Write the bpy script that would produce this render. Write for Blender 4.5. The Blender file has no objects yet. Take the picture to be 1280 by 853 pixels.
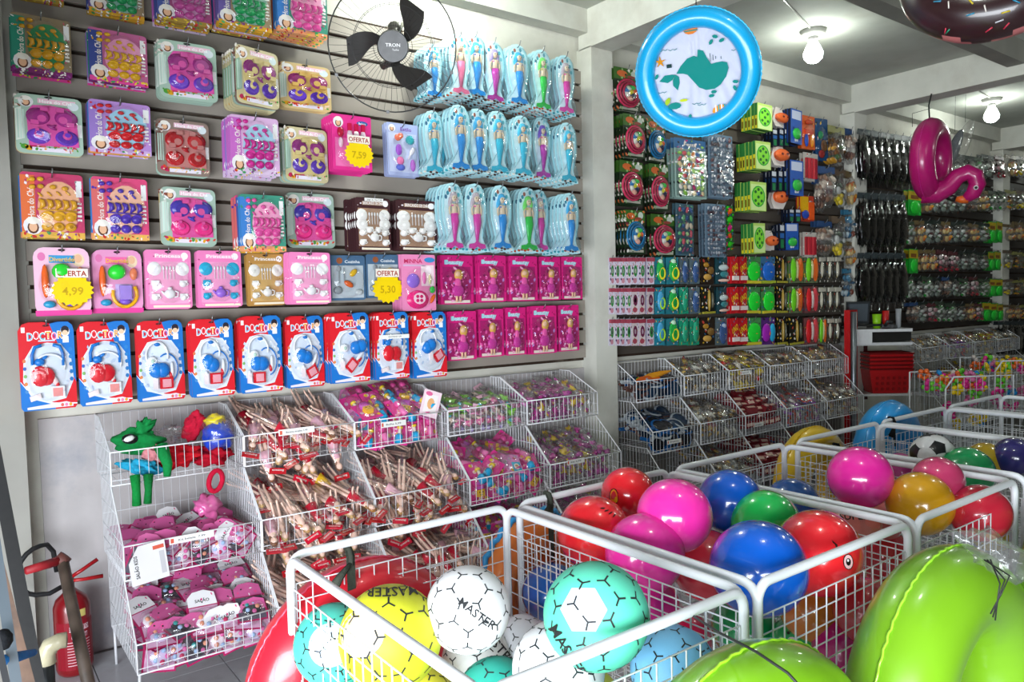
import bpy, math, random
from mathutils import Vector, Matrix, Euler
R = random.Random(7)
S = bpy.context.scene
COL = S.collection
PI = math.pi

# ------------------------------------------------------------------ camera
FPX, YAW, PIT, ROL = 942.68, .64279, -.051534, -.023609
CP = Vector((0, -3.75, 1.5))
_f = Vector((math.sin(YAW)*math.cos(PIT), math.cos(YAW)*math.cos(PIT), math.sin(PIT)))
_r = Vector((math.cos(YAW), -math.sin(YAW), 0)); _u = _r.cross(_f)
_R = _r*math.cos(ROL)+_u*math.sin(ROL); _U = -_r*math.sin(ROL)+_u*math.cos(ROL)
cd = bpy.data.cameras.new('camera'); cam = bpy.data.objects.new('camera', cd); COL.objects.link(cam)
cd.sensor_width = 36; cd.lens = 36*FPX/1280; cd.clip_start = .05
cam.matrix_world = Matrix(((_R.x, _U.x, -_f.x, CP.x), (_R.y, _U.y, -_f.y, CP.y), (_R.z, _U.z, -_f.z, CP.z), (0, 0, 0, 1)))
S.camera = cam
cd.dof.use_dof = False

# ------------------------------------------------------------------ world, light, exposure
w = bpy.data.worlds.new('daylight'); S.world = w; w.use_nodes = True
bg = w.node_tree.nodes['Background']; bg.inputs[0].default_value = (.80, .88, 1, 1); bg.inputs[1].default_value = .1
def area(name, loc, look, sx, sy, power, col):
    l = bpy.data.lights.new(name, 'AREA'); l.shape = 'RECTANGLE'; l.size = sx; l.size_y = sy; l.energy = power; l.color = col
    o = bpy.data.objects.new(name, l); COL.objects.link(o); o.location = loc
    o.rotation_euler = (Vector(look)-Vector(loc)).to_track_quat('-Z', 'Y').to_euler()
    return o
area('street_daylight', (-1.1, -4.0, .8), (1.5, -2.2, .5), 3.8, 1.3, 180, (.88, .94, 1)).data.spread = math.radians(125)
BULB_STRENGTH, NEAR_BULB_STRENGTH = 75, 185
S.view_settings.view_transform = 'Standard'; S.view_settings.look = 'None'; S.view_settings.gamma = 1
S.view_settings.use_curve_mapping = False; S.view_settings.exposure = .1
S.cycles.transparent_max_bounces = 40; S.cycles.max_bounces = 6; S.cycles.use_denoising = True
S.cycles.sample_clamp_indirect = 4

# ------------------------------------------------------------------ pixel rays (frame 1280x853) -> points in the room
def ray(x, y): return _f+_R*((x-640)/FPX)-_U*((y-426.5)/FPX)
def on_y(x, y, Y=0): d = ray(x, y); return CP+d*((Y-CP.y)/d.y)
def on_z(x, y, Z=0): d = ray(x, y); return CP+d*((Z-CP.z)/d.z)
def at_d(x, y, D): return CP+ray(x, y)*D

# ------------------------------------------------------------------ colours and materials
def C(h):
    if not isinstance(h, str): return h
    h = h.lstrip('#'); v = [int(h[i:i+2], 16)/255 for i in (0, 2, 4)]
    return tuple(c/12.92 if c <= .04045 else ((c+.055)/1.055)**2.4 for c in v)
MAT = {}
def mat(name, rough=.5, metal=0, coat=0, noise=0, bump=0, nscale=40, spec=.5, sheen=0, stain=None):
    m = bpy.data.materials.new(name); m.use_nodes = True; nt = m.node_tree; N = nt.nodes; L = nt.links
    b = N['Principled BSDF']; b.inputs['Metallic'].default_value = metal; b.inputs['Coat Weight'].default_value = coat
    b.inputs['Coat Roughness'].default_value = .06; b.inputs['Specular IOR Level'].default_value = spec
    a = N.new('ShaderNodeAttribute'); a.attribute_name = 'Col'
    tc = N.new('ShaderNodeTexCoord'); nz = N.new('ShaderNodeTexNoise'); nz.inputs['Scale'].default_value = nscale; nz.inputs['Detail'].default_value = 3
    L.new(tc.outputs['Object'], nz.inputs['Vector'])
    mr = N.new('ShaderNodeMapRange'); mr.inputs['To Min'].default_value = rough*.8; mr.inputs['To Max'].default_value = rough*1.2
    L.new(nz.outputs['Fac'], mr.inputs['Value']); L.new(mr.outputs['Result'], b.inputs['Roughness'])
    src = a.outputs['Color']
    if noise:
        m2 = N.new('ShaderNodeMapRange'); m2.inputs['From Min'].default_value = .3; m2.inputs['From Max'].default_value = .7
        m2.inputs['To Min'].default_value = 1-noise; m2.inputs['To Max'].default_value = 1+noise*.3
        L.new(nz.outputs['Fac'], m2.inputs['Value'])
        mx = N.new('ShaderNodeVectorMath'); mx.operation = 'SCALE'; L.new(src, mx.inputs[0]); L.new(m2.outputs['Result'], mx.inputs['Scale'])
        src = mx.outputs['Vector']
    if stain:
        n3 = N.new('ShaderNodeTexNoise'); n3.inputs['Scale'].default_value = stain[1]; n3.inputs['Detail'].default_value = 8; n3.inputs['Roughness'].default_value = .65
        L.new(tc.outputs['Object'], n3.inputs['Vector'])
        m3 = N.new('ShaderNodeMapRange'); m3.inputs['From Min'].default_value = .5; m3.inputs['From Max'].default_value = .75; m3.inputs['To Max'].default_value = stain[2]
        L.new(n3.outputs['Fac'], m3.inputs['Value'])
        mm = N.new('ShaderNodeMix'); mm.data_type = 'RGBA'; L.new(m3.outputs['Result'], mm.inputs['Factor']); L.new(src, mm.inputs['A']); mm.inputs['B'].default_value = (*C(stain[0]), 1)
        src = mm.outputs['Result']
    L.new(src, b.inputs['Base Color'])
    if bump:
        bp = N.new('ShaderNodeBump'); bp.inputs['Strength'].default_value = bump; bp.inputs['Distance'].default_value = .01
        L.new(nz.outputs['Fac'], bp.inputs['Height']); L.new(bp.outputs['Normal'], b.inputs['Normal'])
    MAT[name] = m; return m
mat('paper', .45, spec=.25); mat('plastic', .25, noise=.06, spec=.4); mat('pearl', .2, metal=.0, coat=.9, nscale=3, noise=.05)
mat('vinyl', .3, coat=.35, bump=.15, nscale=6, noise=.06); mat('rubber', .55, noise=.05, nscale=60, bump=.04)
mat('cloth', .85, bump=.4, nscale=90, noise=.2, spec=.2); mat('film', .12, coat=.6, bump=.5, nscale=25, noise=.25)
mat('wire', .35, coat=.2, nscale=30); mat('plaster', .85, noise=.10, nscale=5, bump=.15, spec=.2, stain=('#a79f90', 2.2, .45))
mat('damp_plaster', .8, noise=.08, nscale=9, bump=.2, spec=.2, stain=('#6f7a90', 3.0, .55))
mat('slat_board', .55, noise=.07, nscale=4, spec=.3); mat('tile', .25, noise=.08, nscale=6, stain=('#7c7a76', 7, .4))
mat('metal', .35, metal=.9, nscale=30); mat('wood', .6, noise=.4, nscale=18, bump=.3); mat('flat_black', .6)
mat('hub', .3)
def clear(name, tint=(1, 1, 1), base=.03, rough=.08, bump=.4, bs=30, haze=0, edge=.4):
    m = bpy.data.materials.new(name); m.use_nodes = True; nt = m.node_tree; N = nt.nodes; L = nt.links; N.clear()
    out = N.new('ShaderNodeOutputMaterial'); tr = N.new('ShaderNodeBsdfTransparent'); tr.inputs[0].default_value = (*tint, 1)
    gl = N.new('ShaderNodeBsdfGlossy'); gl.inputs['Roughness'].default_value = rough
    lw = N.new('ShaderNodeLayerWeight'); lw.inputs['Blend'].default_value = .35
    mr = N.new('ShaderNodeMapRange'); mr.inputs['To Min'].default_value = base; mr.inputs['To Max'].default_value = edge
    L.new(lw.outputs['Facing'], mr.inputs['Value'])
    mx = N.new('ShaderNodeMixShader'); L.new(mr.outputs['Result'], mx.inputs[0]); L.new(tr.outputs[0], mx.inputs[1]); L.new(gl.outputs[0], mx.inputs[2])
    tc = N.new('ShaderNodeTexCoord'); nz = N.new('ShaderNodeTexNoise'); nz.inputs['Scale'].default_value = bs; L.new(tc.outputs['Object'], nz.inputs['Vector'])
    bp = N.new('ShaderNodeBump'); bp.inputs['Strength'].default_value = bump; bp.inputs['Distance'].default_value = .01
    L.new(nz.outputs['Fac'], bp.inputs['Height']); L.new(bp.outputs['Normal'], gl.inputs['Normal'])
    if haze:
        df = N.new('ShaderNodeBsdfDiffuse'); df.inputs[0].default_value = (*tint, 1); m2 = N.new('ShaderNodeMixShader'); m2.inputs[0].default_value = haze
        L.new(mx.outputs[0], m2.inputs[1]); L.new(df.outputs[0], m2.inputs[2]); mx = m2
    L.new(mx.outputs[0], out.inputs[0]); MAT[name] = m
clear('clear'); clear('clear_film', base=.05, bump=1.0, bs=22, haze=.02, rough=.12, edge=.5); clear('aqua_film', tint=(.86, .96, .98), base=.03, haze=.03)
mat('sheet', .8, spec=.2)
for _n, _s in (('bulb', BULB_STRENGTH), ('bulb_near', NEAR_BULB_STRENGTH)):
    m = bpy.data.materials.new(_n); m.use_nodes = True; m.node_tree.nodes.clear()
    e = m.node_tree.nodes.new('ShaderNodeEmission'); e.inputs[0].default_value = (.93, 1, .93, 1); e.inputs[1].default_value = _s
    oo = m.node_tree.nodes.new('ShaderNodeOutputMaterial'); m.node_tree.links.new(e.outputs[0], oo.inputs[0]); MAT[_n] = m

# ------------------------------------------------------------------ mesh builder
SPH = {}
def sph(nu, nv):
    if (nu, nv) not in SPH:
        v = [(0, 0, 1)]; f = []
        for j in range(1, nv):
            t = PI*j/nv
            for i in range(nu): v.append((math.sin(t)*math.cos(2*PI*i/nu), math.sin(t)*math.sin(2*PI*i/nu), math.cos(t)))
        v.append((0, 0, -1))
        for i in range(nu): f.append((0, 1+i, 1+(i+1) % nu))
        for j in range(nv-2):
            for i in range(nu):
                a = 1+j*nu+i; b = 1+j*nu+(i+1) % nu; f.append((a, a+nu, b+nu, b))
        n = len(v)-1; o = 1+(nv-2)*nu
        for i in range(nu): f.append((o+i, n, o+(i+1) % nu))
        SPH[(nu, nv)] = (v, f)
    return SPH[(nu, nv)]
class M:
    def __init__(s, m='paper'): s.v = []; s.f = []; s.c = []; s.k = []; s.sm = []; s.keys = []; s.m = m
    def add(s, v, f, col, m=None, smooth=False, T=None):
        m = m or s.m
        if m not in s.keys: s.keys.append(m)
        k = s.keys.index(m); o = len(s.v)
        if T is not None: v = [tuple(T @ Vector(p)) for p in v]
        s.v += [tuple(p) for p in v]; col = C(col)
        for q in f: s.f.append(tuple(i+o for i in q)); s.c.append(col); s.k.append(k); s.sm.append(smooth)
        return s
    def box(s, c, d, col, m=None, rot=None, T=None):
        x, y, z = d[0]/2, d[1]/2, d[2]/2
        v = [Vector((a*x, b*y, e*z)) for a in (-1, 1) for b in (-1, 1) for e in (-1, 1)]
        if rot: q = Euler(rot).to_matrix(); v = [q @ p for p in v]
        v = [p+Vector(c) for p in v]
        return s.add(v, [(0, 1, 3, 2), (4, 6, 7, 5), (0, 4, 5, 1), (2, 3, 7, 6), (0, 2, 6, 4), (1, 5, 7, 3)], col, m, T=T)
    def tube(s, pts, r, col, m=None, n=6, close=False, cap=True, smooth=True):
        pts = [Vector(p) for p in pts]; N = len(pts); rs = r if isinstance(r, (list, tuple)) else [r]*N
        v = []; f = []; up = None
        for i in range(N):
            a = pts[i-1] if (i > 0 or close) else pts[i]; b = pts[(i+1) % N] if (i < N-1 or close) else pts[i]
            t = (b-a).normalized() if (b-a).length > 1e-9 else Vector((0, 0, 1))
            if up is None: up = Vector((0, 0, 1)) if abs(t.z) < .9 else Vector((1, 0, 0))
            x = t.cross(up); 
            if x.length < 1e-6: x = t.orthogonal()
            x.normalize(); y = x.cross(t).normalized(); up = y
            for j in range(n):
                A = 2*PI*(j+.5)/n; v.append(pts[i]+(x*math.cos(A)+y*math.sin(A))*rs[i])
        for i in range(N if close else N-1):
            for j in range(n):
                a = i*n+j; b = i*n+(j+1) % n; c_ = ((i+1) % N)*n+(j+1) % n; d = ((i+1) % N)*n+j
                f.append((a, b, c_, d))
        if cap and not close: f.append(tuple(range(n-1, -1, -1))); f.append(tuple((N-1)*n+j for j in range(n)))
        return s.add(v, f, col, m, smooth)
    def ell(s, c, r, col, m=None, rot=None, nu=8, nv=5, T=None):
        V, F = sph(nu, nv); q = Euler(rot).to_matrix() if rot else None
        v = []
        for p in V:
            p = Vector((p[0]*r[0], p[1]*r[1], p[2]*r[2]))
            if q: p = q @ p
            v.append(p+Vector(c))
        return s.add(v, F, col, m, True, T=T)
    # flat print in the XZ plane facing -Y, d = distance proud of the card
    def poly(s, pts, d, col, m=None): 
        return s.add([(x, -d, z) for x, z in pts], [tuple(range(len(pts)))], col, m)
    def rect(s, x0, z0, x1, z1, d, col, m=None): return s.poly([(x0, z0), (x1, z0), (x1, z1), (x0, z1)], d, col, m)
    def disc(s, x, z, rx, rz, d, col, n=12, m=None, a0=0, a1=2*PI, rot=0):
        full = abs(a1-a0-2*PI) < 1e-6; k = n if full else n+1; P = []
        for i in range(k):
            a = a0+(a1-a0)*i/n; u, v = rx*math.cos(a), rz*math.sin(a); P.append((x+u*math.cos(rot)-v*math.sin(rot), z+u*math.sin(rot)+v*math.cos(rot)))
        return s.poly(P, d, col, m)
    def prism(s, pts, d0, d1, col, m=None, side=None):
        n = len(pts); v = [(x, -d0, z) for x, z in pts]+[(x, -d1, z) for x, z in pts]
        s.add(v, [tuple(range(n, 2*n)), tuple(range(n-1, -1, -1))], col, m)
        return s.add(v, [(i, (i+1) % n, n+(i+1) % n, n+i) for i in range(n)], side or col, m)
    def dome(s, x, z, rx, rz, d0, h, col, m='plastic', n=12, k=3, rot=0, p=1):
        v = []; f = []
        for j in range(k):
            t = PI/2*j/k; q = math.cos(t)**p
            for i in range(n):
                a = 2*PI*i/n; u, w_ = rx*q*math.cos(a), rz*q*math.sin(a)
                v.append((x+u*math.cos(rot)-w_*math.sin(rot), -(d0+h*math.sin(t)), z+u*math.sin(rot)+w_*math.cos(rot)))
        v.append((x, -(d0+h), z))
        for j in range(k-1):
            for i in range(n): f.append((j*n+i, j*n+(i+1) % n, (j+1)*n+(i+1) % n, (j+1)*n+i))
        for i in range(n): f.append(((k-1)*n+i, (k-1)*n+(i+1) % n, k*n))
        return s.add(v, f, col, m, True)
    def text(s, t, x, z, size, d, col, m=None, rot=0, wide=None, bend=0, bold=.018):
        V, F, W = glyphs(t, bold); k = size; kx = (wide/W) if wide else k
        v = []
        for a, b in V:
            u, w_ = (a-W/2)*kx, (b-.35)*k
            w_ += bend*(u*u)
            v.append((x+u*math.cos(rot)-w_*math.sin(rot), -d, z+u*math.sin(rot)+w_*math.cos(rot)))
        return s.add(v, F, col, m)
    def merge(s, o, off=(0, 0, 0)):
        for m_ in o.keys:
            if m_ not in s.keys: s.keys.append(m_)
        n = len(s.v); s.v += [(p[0]+off[0], p[1]+off[1], p[2]+off[2]) for p in o.v]
        for q, c_, k, sm in zip(o.f, o.c, o.k, o.sm):
            s.f.append(tuple(i+n for i in q)); s.c.append(c_); s.k.append(s.keys.index(o.keys[k])); s.sm.append(sm)
        return s
    def mesh(s, name):
        me = bpy.data.meshes.new(name); me.from_pydata(s.v, [], s.f)
        me.polygons.foreach_set('material_index', s.k); me.polygons.foreach_set('use_smooth', s.sm)
        for k in s.keys: me.materials.append(MAT[k])
        a = me.color_attributes.new('Col', 'FLOAT_COLOR', 'CORNER'); buf = []
        for q, c_ in zip(s.f, s.c): buf += [c_[0], c_[1], c_[2], 1.0]*len(q)
        a.data.foreach_set('color', buf); me.update(); return me
    def build(s, name, parent=None, loc=(0, 0, 0), rot=(0, 0, 0), **kw): return obj(name, s.mesh(name), parent, loc, rot, **kw)
GL = {}
def glyphs(t, bold=.018):
    k_ = (t, bold)
    if k_ not in GL:
        cu = bpy.data.curves.new('t', 'FONT'); cu.body = t; cu.resolution_u = 2; cu.offset = bold
        o = bpy.data.objects.new('t', cu); me = bpy.data.meshes.new_from_object(o)
        V = [(p.co.x, p.co.y) for p in me.vertices]; F = [tuple(q.vertices) for q in me.polygons]
        x0 = min(a for a, b in V); V = [(a-x0, b) for a, b in V]; W = max(a for a, b in V)
        GL[k_] = (V, F, W); bpy.data.objects.remove(o); bpy.data.curves.remove(cu)
    return GL[k_]
def tag(o, label=None, cat=None, group=None, kind=None):
    if label: o['label'] = label
    if cat: o['category'] = cat
    if group: o['group'] = group
    if kind: o['kind'] = kind
    return o
def obj(name, me, parent=None, loc=(0, 0, 0), rot=(0, 0, 0), **kw):
    o = bpy.data.objects.new(name, me); COL.objects.link(o); o.parent = parent; o.location = loc; o.rotation_euler = rot
    return tag(o, **kw)
def empty(name, loc=(0, 0, 0), rot=(0, 0, 0), label=None, cat=None, group=None):
    o = bpy.data.objects.new(name, None); COL.objects.link(o); o.location = loc; o.rotation_euler = rot; o.empty_display_size = .05
    return tag(o, label, cat, group)
def speck(b, x0, z0, x1, z1, n, cols, d, k=.006):
    for i in range(n):
        x, z = R.uniform(x0, x1), R.uniform(z0, z1); a = R.uniform(0, 3); b.disc(x, z, k*R.uniform(.5, 1.5), k*R.uniform(.35, .9), d+.00002*i, R.choice(cols), R.choice([4, 5, 7]), rot=a)
ORD = ['first', 'second', 'third', 'fourth', 'fifth', 'sixth', 'seventh', 'eighth', 'ninth', 'tenth', 'eleventh', 'twelfth', 'thirteenth', 'fourteenth', 'fifteenth', 'sixteenth', 'seventeenth', 'eighteenth', 'nineteenth', 'twentieth', 'twenty-first', 'twenty-second', 'twenty-third', 'twenty-fourth']
def jit(c, a=.06):
    c = C(c); k = 1+R.uniform(-a, a); return tuple(min(1, x*k) for x in c)

FAMILY = {}
# ------------------------------------------------------------------ room shell
def struct(name, b, parent=None, loc=(0, 0, 0)):
    o = b.build(name, parent, loc)
    if parent is None: o['kind'] = 'structure'
    return o
XE, YF, ZC = 14.0, -7.0, 3.38
WHITE = '#dedcd2'
fl = struct('floor', M('flat_black').box((XE/2-1.5, -3.4, -.03), (XE+4, 8, .04), '#6b6a68'))
tm = M('tile').box((0, 0, 0), (.446, .446, .012), '#b9bcc0').mesh('floor_tile')
for i in range(19):
    for j in range(10): obj('floor_tile', tm, fl, (.2+.45*i, -.27-.45*j, -.006))
struct('ceiling', M('plaster').box((XE/2+.1, -3.5, ZC+.05), (XE+.6, 7.4, .1), '#b4b7af'))
wb = struct('wall_back', M('plaster').box((XE/2+.2, .07, 1.65), (XE+.6, .1, 3.4), '#d8d6cb').box((1.85, .012, .5), (3.12, .02, 1.1), '#bdb8b8', 'damp_plaster').box((5.1, .012, .5), (3.05, .02, 1.1), '#8e8a86', 'plaster')
            .box((1.85, .014, 2.06), (3.12, .018, 1.92), '#3a2d24').box((5.1, .014, 2.06), (3.05, .018, 1.92), '#3a2d24').box((10.2, .014, 2.06), (6.7, .018, 1.92), '#3a2d24'))
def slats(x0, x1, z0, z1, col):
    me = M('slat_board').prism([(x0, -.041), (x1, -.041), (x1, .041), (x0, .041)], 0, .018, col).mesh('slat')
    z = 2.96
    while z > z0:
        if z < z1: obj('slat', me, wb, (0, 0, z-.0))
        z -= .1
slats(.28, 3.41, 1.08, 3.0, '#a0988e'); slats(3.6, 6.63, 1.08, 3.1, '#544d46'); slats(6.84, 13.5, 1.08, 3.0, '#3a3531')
struct('wall_right', M('plaster').box((XE/2+.2, YF-.05, 1.7), (XE+.6, .1, 3.4), '#c4c1b6'))
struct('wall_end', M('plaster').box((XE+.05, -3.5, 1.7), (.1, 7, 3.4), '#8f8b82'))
struct('wall_front_light_blocker', M('plaster').box((-.2, -3.5, 2.69), (.16, 7, 1.42), '#b9b7ac'))  # unseen lintel, edge brought down low to block daylight from the upper-left packs
n = 1
for x0, x1 in ((.03, .235), (3.41, 3.6), (6.63, 6.84), (9.9, 10.1)):
    struct('trim_%d' % n, M('plaster').box(((x0+x1)/2, -.05, 1.57), (x1-x0, .14, 3.14), '#d6d6cc' if x0 > 1 else '#a3a19a')); n += 1
for x0, x1 in ((.03, .235), (3.41, 3.6), (6.63, 6.84), (9.9, 10.1)):
    struct('trim_%d' % n, M('plaster').box(((x0+x1)/2, -3.5, 3.26), (x1-x0, 7, .25), '#d8d8ce')); n += 1
struct('trim_%d' % n, M('plaster').box((XE/2, -.04, 3.305), (XE, .1, .15), '#cfcfc5')); n += 1
struct('trim_%d' % n, M('plaster').box((XE/2, -1.40, 3.30), (XE, .12, .17), '#8f8d86')); n += 1
struct('trim_%d' % n, M('plaster').box((XE/2, -4.2, 3.30), (XE, .12, .17), '#b8b6ac')); n += 1
# ------------------------------------------------------------------ carded toys: one prototype per design
def rrect(w, h, r, n=3):
    P = []
    for cx, cz, a in ((w/2-r, -r, 0), (-w/2+r, -r, PI/2), (-w/2+r, -h+r, PI), (w/2-r, -h+r, 1.5*PI)):
        for i in range(n+1): P.append((cx+r*math.cos(a+PI/2*i/n), cz+r*math.sin(a+PI/2*i/n)))
    return P
PROTO = {}
class Proto:
    def __init__(s, key, w, h, look, cat, name='toy_pack'):
        name = {'m': 'toy_dishes_pack', 'k': 'toy_tea_set_pack', 't': 'toy_tea_service_pack', 'd': 'doctor_kit_pack', 'l': 'doll_pack', 'b': 'play_food_pack', 'z': 'small_toy_pack'}.get(key[0], name) if name == 'toy_pack' else name
        s.w, s.h, s.look, s.cat, s.name, s.parts, s.cache = w, h, look, cat, name, [], None; PROTO[key] = s
    def part(s, name, b, off=(0, 0, 0), label=None): s.parts.append([name, b, off, label]); return b
    def ready(s):
        if s.cache is None:
            j = M(); ms = {}; s.cache = []
            for n_, b, off, lb in s.parts:
                j.merge(b, off)
                if id(b) not in ms: ms[id(b)] = b.mesh(n_)
                s.cache.append((n_, ms[id(b)], off, lb))
            s.joined = j.mesh(s.name)
        return s
    def front(s, loc, rot, sx, sz, label, group=None, hang=True):
        s.ready(); e = empty(s.name, loc, rot, label, s.cat, group); e.scale = (sx, 1, sz)
        for n_, me, off, lb in s.cache: obj(n_, me, e, off, label=lb)
        return e
    def back(s, loc, rot, sx, sz, label, group):
        s.ready(); o = obj(s.name, s.joined, None, loc, rot, label=label, cat=s.cat, group=group); o.scale = (sx, 1, sz); return o
_pr = M.prism
def prism_(s, pts, d0, d1, col, m=None, side=None):
    if side is None and d1-d0 < .006 and len(pts) > 4: c_ = C(col); side = tuple(x*.5 for x in c_)
    return _pr(s, pts, d0, d1, col, m, side)
M.prism = prism_
def girl(b, x, z, k, d=.0016, hat='#f3efe6'):
    b.disc(x, z, .019*k, .019*k, d, '#e9e6ea'); b.disc(x, z-.004*k, .011*k, .013*k, d+.0003, '#5a3526'); b.disc(x, z-.003*k, .008*k, .010*k, d+.0006, '#e8b793')
    b.disc(x, z+.011*k, .013*k, .008*k, d+.0009, hat)
# M: two plates, two cups on a shaped card
def dishes_card(key, look, card, win, plates, cups, trim):
    p = Proto(key, .185, .225, look, 'toy pack'); w, h = .185, .225
    b = M(); b.prism(rrect(w, h, .02), 0, .0015, card)
    b.rect(-.03, -.03, .075, -.012, .0019, '#f2c8d8'); b.text('Hora do Chá', .02, -.022, .017, .0023, '#ffffff')
    b.disc(.0, -.006, .012, .004, .0023, '#222222', 8)
    girl(b, -.062, -.028, 1.1); b.disc(.068, -.032, .016, .016, .002, '#d9e6ea')
    b.poly([(-.092, -.06), (-.075, -.05), (-.07, -.17), (-.092, -.18)], .002, trim); b.rect(.074, -.1, .09, -.15, .002, '#e8e8e8')
    for i in range(5): b.disc(-.07+.012*i, -.2-.004*(i % 2), .011, .01, .002, R.choice(['#d8442e', '#e2a51f', '#4f9b3b', '#c42a5a']))
    b.rect(-.05, -.215, .06, -.2, .0024, '#e9e2f0'); p.part('card', b)
    speck(b, -.085, -.21, .085, -.19, 22, ['#d8442e', '#e2a51f', '#4f9b3b', '#c42a5a', '#f0d8c0'], .0024); speck(b, -.09, -.05, -.07, -.005, 8, ['#e8e0d8', '#8a4a3a', '#f0f0f0'], .0024)
    for i in range(3): b.rect(-.088+.0075*i, -.17, -.083+.0075*i, -.06, .0024, jit('#b8d0c4', .3))
    wn = M('paper'); wn.prism([(-.062, -.07), (-.045, -.042), (.0, -.036), (.055, -.042), (.076, -.07), (.08, -.19), (-.058, -.195)], .002, .006, win, side=win); p.part('tray', wn)
    for sx in (-1, 1):
        x = .008+.039*sx; q = M('plastic'); q.dome(x, -.082, .033, .033, .006, .014, plates, n=16); q.disc(x-.006*sx, -.088, .023, .024, .0205, jit(plates, .3), 12); q.disc(x-.01*sx, -.092, .013, .014, .0208, win, 9)
        q.box((x-.017*sx, -.015, -.055), (.022, .018, .016), win); q.box((x+.01*sx, -.015, -.108), (.022, .018, .016), win); p.part('toy_plate', q)
        q = M('plastic'); q.dome(x, -.158, .033, .030, .006, .012, cups, n=16); q.disc(x, -.158, .027, .024, .0182, jit(cups, .3), 14); q.dome(x+.001, -.152, .014, .015, .018, .012, win, n=10); q.disc(x+.001, -.150, .009, .009, .0305, cups, 8); q.box((x-.004, -.02, -.136), (.01, .014, .01), win); p.part('toy_cup', q)
    q = M('plastic'); q.ell((.005, -.012, -.122), (.016, .006, .006), plates, rot=(0, .6, 0)); q.ell((.008, -.012, -.118), (.012, .006, .005), jit(plates), rot=(0, -.6, 0)); p.part('toy_spoon', q)
    bl = M('clear'); bl.dome(.006, -.12, .083, .085, .004, .03, '#ffffff', 'clear', n=16, k=3, p=.35); p.part('blister', bl)
    FAMILY.setdefault('m', []).append(key); return p
dishes_card('m_pink', 'pink dishes card, magenta plates, violet cups', '#a9c4b4', '#dd55a8', '#a02f86', '#6f3fc2', '#dfe6dd')
dishes_card('m_cream', 'cream dishes card, plum plates, violet cups', '#cfc49a', '#dcc98c', '#8d2e78', '#5b39a6', '#8fb59a')
dishes_card('m_orange', 'orange-yellow dishes card, plum plates, violet cups', '#d8bd86', '#e0b663', '#9b2f74', '#5f37b5', '#d5d8cf')
dishes_card('m_red', 'dull pink dishes card, red plates', '#8d7a70', '#c07d7a', '#b3222a', '#c1272d', '#7a4a44')
dishes_card('m_rose', 'pink dishes card, indigo plates, rose cups', '#a4bcae', '#e055a0', '#4d3fae', '#d8327f', '#cfd8cf')
# K: tea set with a row of spoons and six cups
def cups_card(key, look, band, side, win, toy, bottom):
    p = Proto(key, .19, .215, look, 'toy pack'); w, h = .19, .215
    b = M(); b.prism(rrect(w, h, .012), 0, .0015, side)
    b.rect(-.095, -.2, -.052, -.01, .0019, band); b.text('Hora do Chá', -.066, -.1, .027, .0023, '#f4ece6', rot=PI/2, wide=.1)
    b.rect(-.095, -.215, .095, -.195, .002, bottom)
    b.disc(.02, -.11, .066, .085, .0021, win, 18)
    b.rect(.072, -.075, .09, -.02, .0024, '#e9e9ea'); b.rect(.072, -.17, .09, -.09, .0024, jit(side)); 
    for i in range(5): b.rect(.074, -.1-.014*i, .088, -.093-.014*i, .0027, '#f0f0ec')
    girl(b, -.062, -.176, 1.55, .003); speck(b, -.09, -.212, .09, -.196, 24, ['#c8302a', '#e8c83a', '#3f9a5a', '#f0ece8', '#8a3a8a'], .0034); speck(b, -.09, -.05, -.056, -.012, 8, [side, toy, '#f0e8e8'], .0026); speck(b, .07, -.19, .092, -.01, 12, ['#f4f0ea', '#8a8a8a', '#c84a6a'], .003, .004); p.part('card', b)
    FAMILY.setdefault('k', []).append(key)
    q = M('plastic')
    for i in range(5): x = -.036+.024*i; q.tube([(x-.006, -.01, -.088), (x+.004, -.014, -.096), (x+.006, -.014, -.108), (x-.004, -.01, -.12)], [.003, .009, .009, .003], toy, n=6)
    q.tube([(-.048, -.008, -.122), (.075, -.008, -.124)], .003, toy, n=4)
    p.part('toy_spoons', q)
    q = M('plastic')
    for i in range(4): q.ell((-.038+.028*i, -.008, -.073+.003*i), (.004, .004, .011), jit(toy), rot=(0, -.8, 0), nu=6, nv=4)
    p.part('toy_knives', q)
    q = M('plastic')
    for x, z in ((-.07, -.02), (-.045, -.018), (-.07, -.045), (-.045, -.042), (-.008, -.042), (.028, -.045)): q.ell((x+.01, -.009, z-.004), (.011, .007, .008), toy, nu=8, nv=4)
    p.part('toy_saucers', q)
    c1 = M('plastic'); c1.dome(0, 0, .0185, .0165, .004, .016, toy, n=10); c1.disc(.002, .009, .015, .007, .0165, jit(toy, .35), 10); c1.poly([(-.018, .008), (-.012, -.012), (.014, -.014), (.019, .008)][::1], .012, jit(toy, .1)); c1.tube([(-.014, -.01, .004), (-.021, -.012, 0), (-.014, -.01, -.006)], .002, toy, n=4)
    c2 = M('plastic'); c2.dome(0, 0, .018, .0155, .004, .015, jit(toy, .12), n=10); c2.disc(0, 0, .006, .006, .0195, jit(toy, .4), 8)
    for i in range(3): p.part('toy_cup', c1, (-.02+.036*i, 0, -.143)); 
    for i in range(3): p.part('toy_cup', c2, (-.02+.036*i, 0, -.177))
    bl = M('clear'); bl.dome(.01, -.11, .082, .1, .004, .026, '#ffffff', 'clear', n=14, k=3, p=.35); p.part('blister', bl)
cups_card('k_green', 'green tea set card, mustard cups', '#2f8f78', '#8a7a60', '#2f8a54', '#d0981c', '#7a2a6a')
cups_card('k_yellow', 'blue-pink tea set card, mustard cups', '#3a4a90', '#b8608e', '#e49ac0', '#d8a51e', '#e0479a')
cups_card('k_red', 'lilac tea set card, red cups', '#9a7bc8', '#b58ad0', '#9fd0e8', '#c8232c', '#c8a8d8')
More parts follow.
